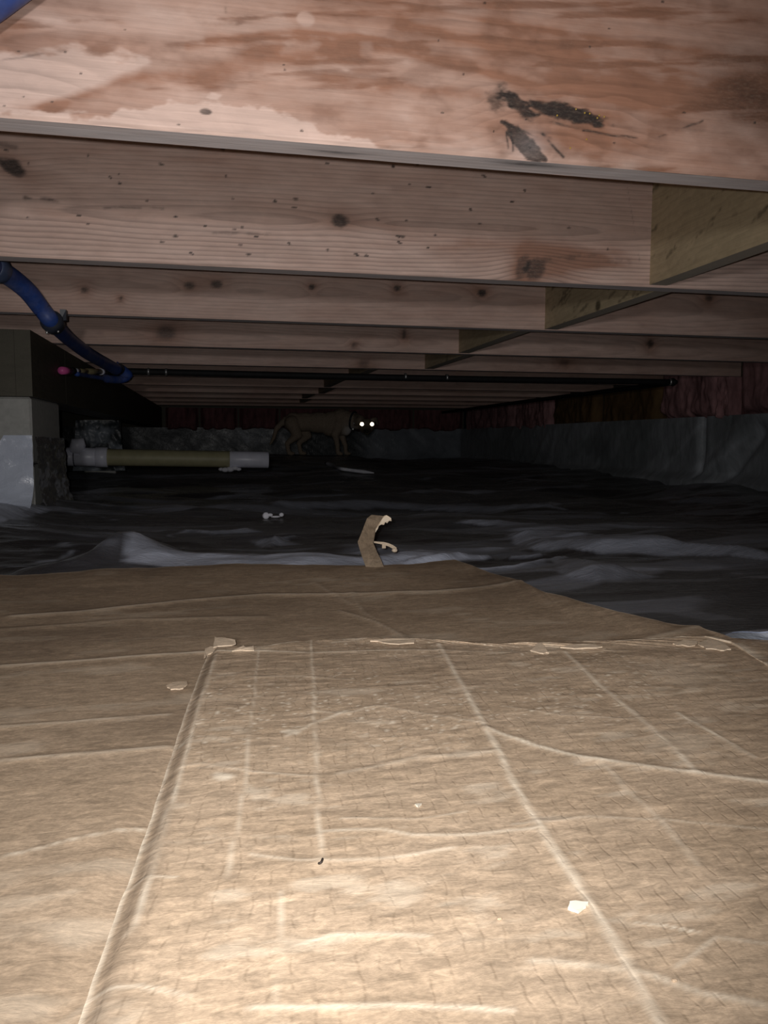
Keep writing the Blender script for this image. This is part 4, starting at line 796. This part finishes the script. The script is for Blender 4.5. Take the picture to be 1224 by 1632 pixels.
tag(MB().tube(spline(pp, 5), np.interp(np.linspace(0, 1, 21), [0, .2, .4, .9, 1], [0.012, 0.016, 0.010, 0.011, 0.003]), 8).build('plastic_strip', M['foamw'], None, True, pp[0]), 'pale narrow plastic strip on the ground below the dog', 'plastic strip')

# resin beads in the pocket of the nearest joist
RB = simple('amber_resin', (0.42, 0.28, 0.06), 0.06, 0.2, (200, 200, 200), 1.0)
for i, (x, y) in enumerate(((918, 174), (932, 180), (940, 181), (955, 184), (952, 188), (963, 186), (888, 184), (935, 222), (909, 236))):
    MB().ball(at(x, y, Y=J1-0.0004), 0.0011, 8, 6).build('resin_bead', RB, FIRST, True, (0.0, J1, JZ))

# ------------------------------------------------------------------ the dog
DD = 6.3; K = DD/F
dz0 = 0.0
base = at(505, 725, D=DD)
gi = int(np.argmin((Xg-base[0])**2+(Yg-base[1])**2)); base[2] = float(Zg.ravel()[gi])+0.002
fwd = np.array([RT[0], RT[1], 0]); fwd /= np.linalg.norm(fwd); rotz = math.atan2(fwd[1], fwd[0])
dog = empty('dog', tuple(base), (0, 0, rotz)); tag(dog, 'tan dog with dark muzzle standing in the dark, head turned with shining eyes', 'dog')
tmp = MB()
def cone(a, b, ra, rb, n=14):
    a = np.array(a, float); b = np.array(b, float); L = np.linalg.norm(b-a)
    t = np.concatenate([-np.cos(np.linspace(0.05, np.pi/2, 5)), np.linspace(0.1, 0.9, 5), 1+0*np.sin(np.linspace(0, 1, 1))])
    pts, rad = [], []
    for th in np.linspace(-np.pi/2+0.05, 0, 5): pts.append(a+(b-a)/L*ra*math.sin(th)); rad.append(ra*math.cos(th))
    for s_ in (0.25, 0.5, 0.75): pts.append(a+(b-a)*s_); rad.append(ra+(rb-ra)*s_)
    for th in np.linspace(0, np.pi/2-0.05, 5): pts.append(b+(b-a)/L*rb*math.sin(th)); rad.append(rb*math.cos(th))
    tmp.tube(pts, np.array(rad), n)
B = lambda c, r: tmp.ball(c, r, 18, 12)
B((-0.185, 0, 0.268), (0.085, 0.068, 0.082)); B((-0.10, 0, 0.272), (0.13, 0.066, 0.076)); B((0.02, 0, 0.268), (0.15, 0.070, 0.083)); B((0.14, 0, 0.256), (0.13, 0.076, 0.104)); B((0.19, 0, 0.285), (0.085, 0.07, 0.090))
B((0.235, -0.01, 0.235), (0.055, 0.055, 0.075))
cone((0.20, 0, 0.30), (0.345, -0.05, 0.272), 0.082, 0.060)
HC = np.array((0.410, -0.09, 0.238))
B(HC, (0.064, 0.066, 0.060)); B(HC+(0, -0.03, -0.012), (0.052, 0.05, 0.045)); cone(HC+(0.0, -0.05, -0.022), HC+(0.006, -0.125, -0.046), 0.036, 0.026)
B(HC+(-0.026, -0.048, 0.012), (0.022, 0.020, 0.018)); B(HC+(0.028, -0.048, 0.012), (0.022, 0.020, 0.018))
for sx in (-1, 1):                                        # folded ears
    cone(HC+(sx*0.045, 0.0, 0.045), HC+(sx*0.072, -0.006, 0.058), 0.020, 0.013); cone(HC+(sx*0.072, -0.006, 0.058), HC+(sx*0.088, -0.018, 0.012), 0.016, 0.007)
for sy, dx in ((-1, 0.0), (1, 0.085)):                    # hind legs: hip, knee, hock, paw
    y = sy*0.045
    cone((-0.195+dx*0.3, y*0.9, 0.262), (-0.150+dx*0.8, y*1.2, 0.165), 0.062, 0.038); cone((-0.150+dx*0.8, y*1.2, 0.165), (-0.238+dx, y*1.15, 0.098), 0.036, 0.019)
    cone((-0.238+dx, y*1.15, 0.098), (-0.222+dx, y*1.15, 0.022), 0.019, 0.017); B((-0.205+dx, y*1.15, 0.016), (0.032, 0.020, 0.016))
for sy, dx in ((-1, 0.0), (1, 0.06)):                     # front legs
    y = sy*0.042
    cone((0.185, y, 0.25), (0.155+dx*0.7, y*1.15, 0.172), 0.052, 0.034); cone((0.155+dx*0.7, y*1.15, 0.172), (0.172+dx, y*1.1, 0.082), 0.029, 0.019)
    cone((0.172+dx, y*1.1, 0.082), (0.174+dx, y*1.1, 0.022), 0.018, 0.017); B((0.190+dx, y*1.1, 0.015), (0.030, 0.020, 0.015))
cone((-0.255, 0, 0.290), (-0.325, 0.0, 0.225), 0.026, 0.021); cone((-0.325, 0, 0.225), (-0.355, 0.0, 0.135), 0.022, 0.014); cone((-0.355, 0, 0.135), (-0.385, 0, 0.085), 0.014, 0.006)
raw = tmp.build('dog_raw', M['black'])
md = raw.modifiers.new('r', 'REMESH'); md.mode = 'VOXEL'; md.voxel_size = 0.0055
sm = raw.modifiers.new('s', 'SMOOTH'); sm.iterations = 5; sm.factor = 0.5
dg = bpy.context.evaluated_depsgraph_get(); ev = raw.evaluated_get(dg); me = bpy.data.meshes.new_from_object(ev)
bpy.data.objects.remove(raw)
N = len(me.vertices); co = np.zeros(N*3, np.float32); me.vertices.foreach_get('co', co); co = co.reshape(-1, 3).astype(float)
fn = np.array([vnoise(co[:, 0]*60+co[:, 1]*31, co[:, 2]*60+co[:, 1]*47, 600)])[0]
no = np.zeros(N*3, np.float32); me.vertices.foreach_get('normal', no); no = no.reshape(-1, 3)
co2 = co+no*(0.004*(fn-0.4))[:, None]; me.vertices.foreach_set('co', co2.astype(np.float32).ravel())
hd = co-HC
muz = np.exp(-(np.linalg.norm((hd-np.array((0.004, -0.125, -0.045)))/np.array((0.032, 0.042, 0.026)), axis=1))**4)
eard = np.clip((np.abs(hd[:, 0])-0.058)/0.015, 0, 1)*(hd[:, 2] > 0.0)*(np.abs(hd[:, 1]+0.01) < 0.035)*(np.abs(hd[:, 0]) < 0.105)
white = np.exp(-(np.linalg.norm((co-np.array((0.275, -0.03, 0.20)))/np.array((0.05, 0.06, 0.055)), axis=1))**2)
for nm, a in (('muzzle', np.clip(muz+0.45*eard, 0, 1)), ('white', white)):
    A = me.attributes.new(nm, 'FLOAT', 'POINT'); A.data.foreach_set('value', a.astype(np.float32))
t = NT('dog_fur'); c = t.mix(t.noise((22, 22, 22), 4), (0.31, 0.24, 0.18), (0.43, 0.34, 0.26))
c = t.mix(0.8, c, t.ramp(t.noise((240, 240, 120), 3), [(0.3, 0.7), (0.7, 1.2)]), 'MULTIPLY')
c = t.mix(t.attr('white'), c, (0.75, 0.73, 0.72)); c = t.mix(t.attr('muzzle'), c, (0.012, 0.010, 0.010))
t.set(Base_Color=c, Roughness=0.85, Specular_IOR_Level=0.15); t.bump(t.noise((260, 260, 130), 3), 0.6, 0.004)
me.materials.clear(); me.materials.append(t.m); me.polygons.foreach_set('use_smooth', [True]*len(me.polygons))
bo = bpy.data.objects.new('body', me); COL.objects.link(bo); bo.parent = dog
# eyes: dark ball with a reflective back layer (tapetum) that returns the lamp's light
ey = NT('eye_tapetum'); ey.set(Base_Color=(1.0, 0.86, 0.62), Metallic=1.0, Roughness=0.16)
eb = simple('eye_dark', (0.01, 0.008, 0.006), 0.15, 0.1)
loc_cam = np.array(dog.matrix_basis.inverted() @ Vector(CAM))
for sx in (-1, 1):
    c = HC+np.array((sx*0.040+0.004, -0.064, 0.014))
    e = MB().ball(c, 0.0155, 14, 10).build('eye', eb, dog, True)
    dv = loc_cam-c; dv /= np.linalg.norm(dv); u = np.cross(dv, (0, 0, 1)); u /= np.linalg.norm(u); v = np.cross(u, dv)
    an = np.linspace(0, 2*np.pi, 20, endpoint=False)
    ring_ = [c+dv*0.0160+0.0145*(math.cos(q)*u+math.sin(q)*v) for q in an]
    back_ = [p-dv*0.002 for p in ring_]
    MB().add(ring_+back_, [tuple(range(20))[::-1]]+[(i, (i+1) % 20, 20+(i+1) % 20, 20+i) for i in range(20)]).build('pupil', ey.m, e, False)
MB().ball(HC+(0.006, -0.150, -0.044), (0.015, 0.010, 0.011), 10, 8).build('nose', M['ink'], dog, True)
ca = np.linspace(0, 2*np.pi, 28); cc = np.array((0.300, -0.035, 0.285)); ax = np.array((0.14, -0.05, -0.03)); ax /= np.linalg.norm(ax); cu = np.cross(ax, (0, 0, 1)); cu /= np.linalg.norm(cu); cv = np.cross(cu, ax)
col = MB().tube([cc+0.070*(math.cos(q)*cu+math.sin(q)*cv) for q in ca], 0.008, 8).build('collar', M['dkband'], dog, True)
for q, r in ((-0.9, 0.012), (-0.2, 0.008)):
    p = cc+0.079*(math.cos(q)*cu*-1*0+math.sin(q)*cv)+np.array((0.01, -0.075*math.cos(q), -0.01))
    MB().ball(p, (r, 0.004, r), 10, 6).build('tag', M['steel'], col, True)
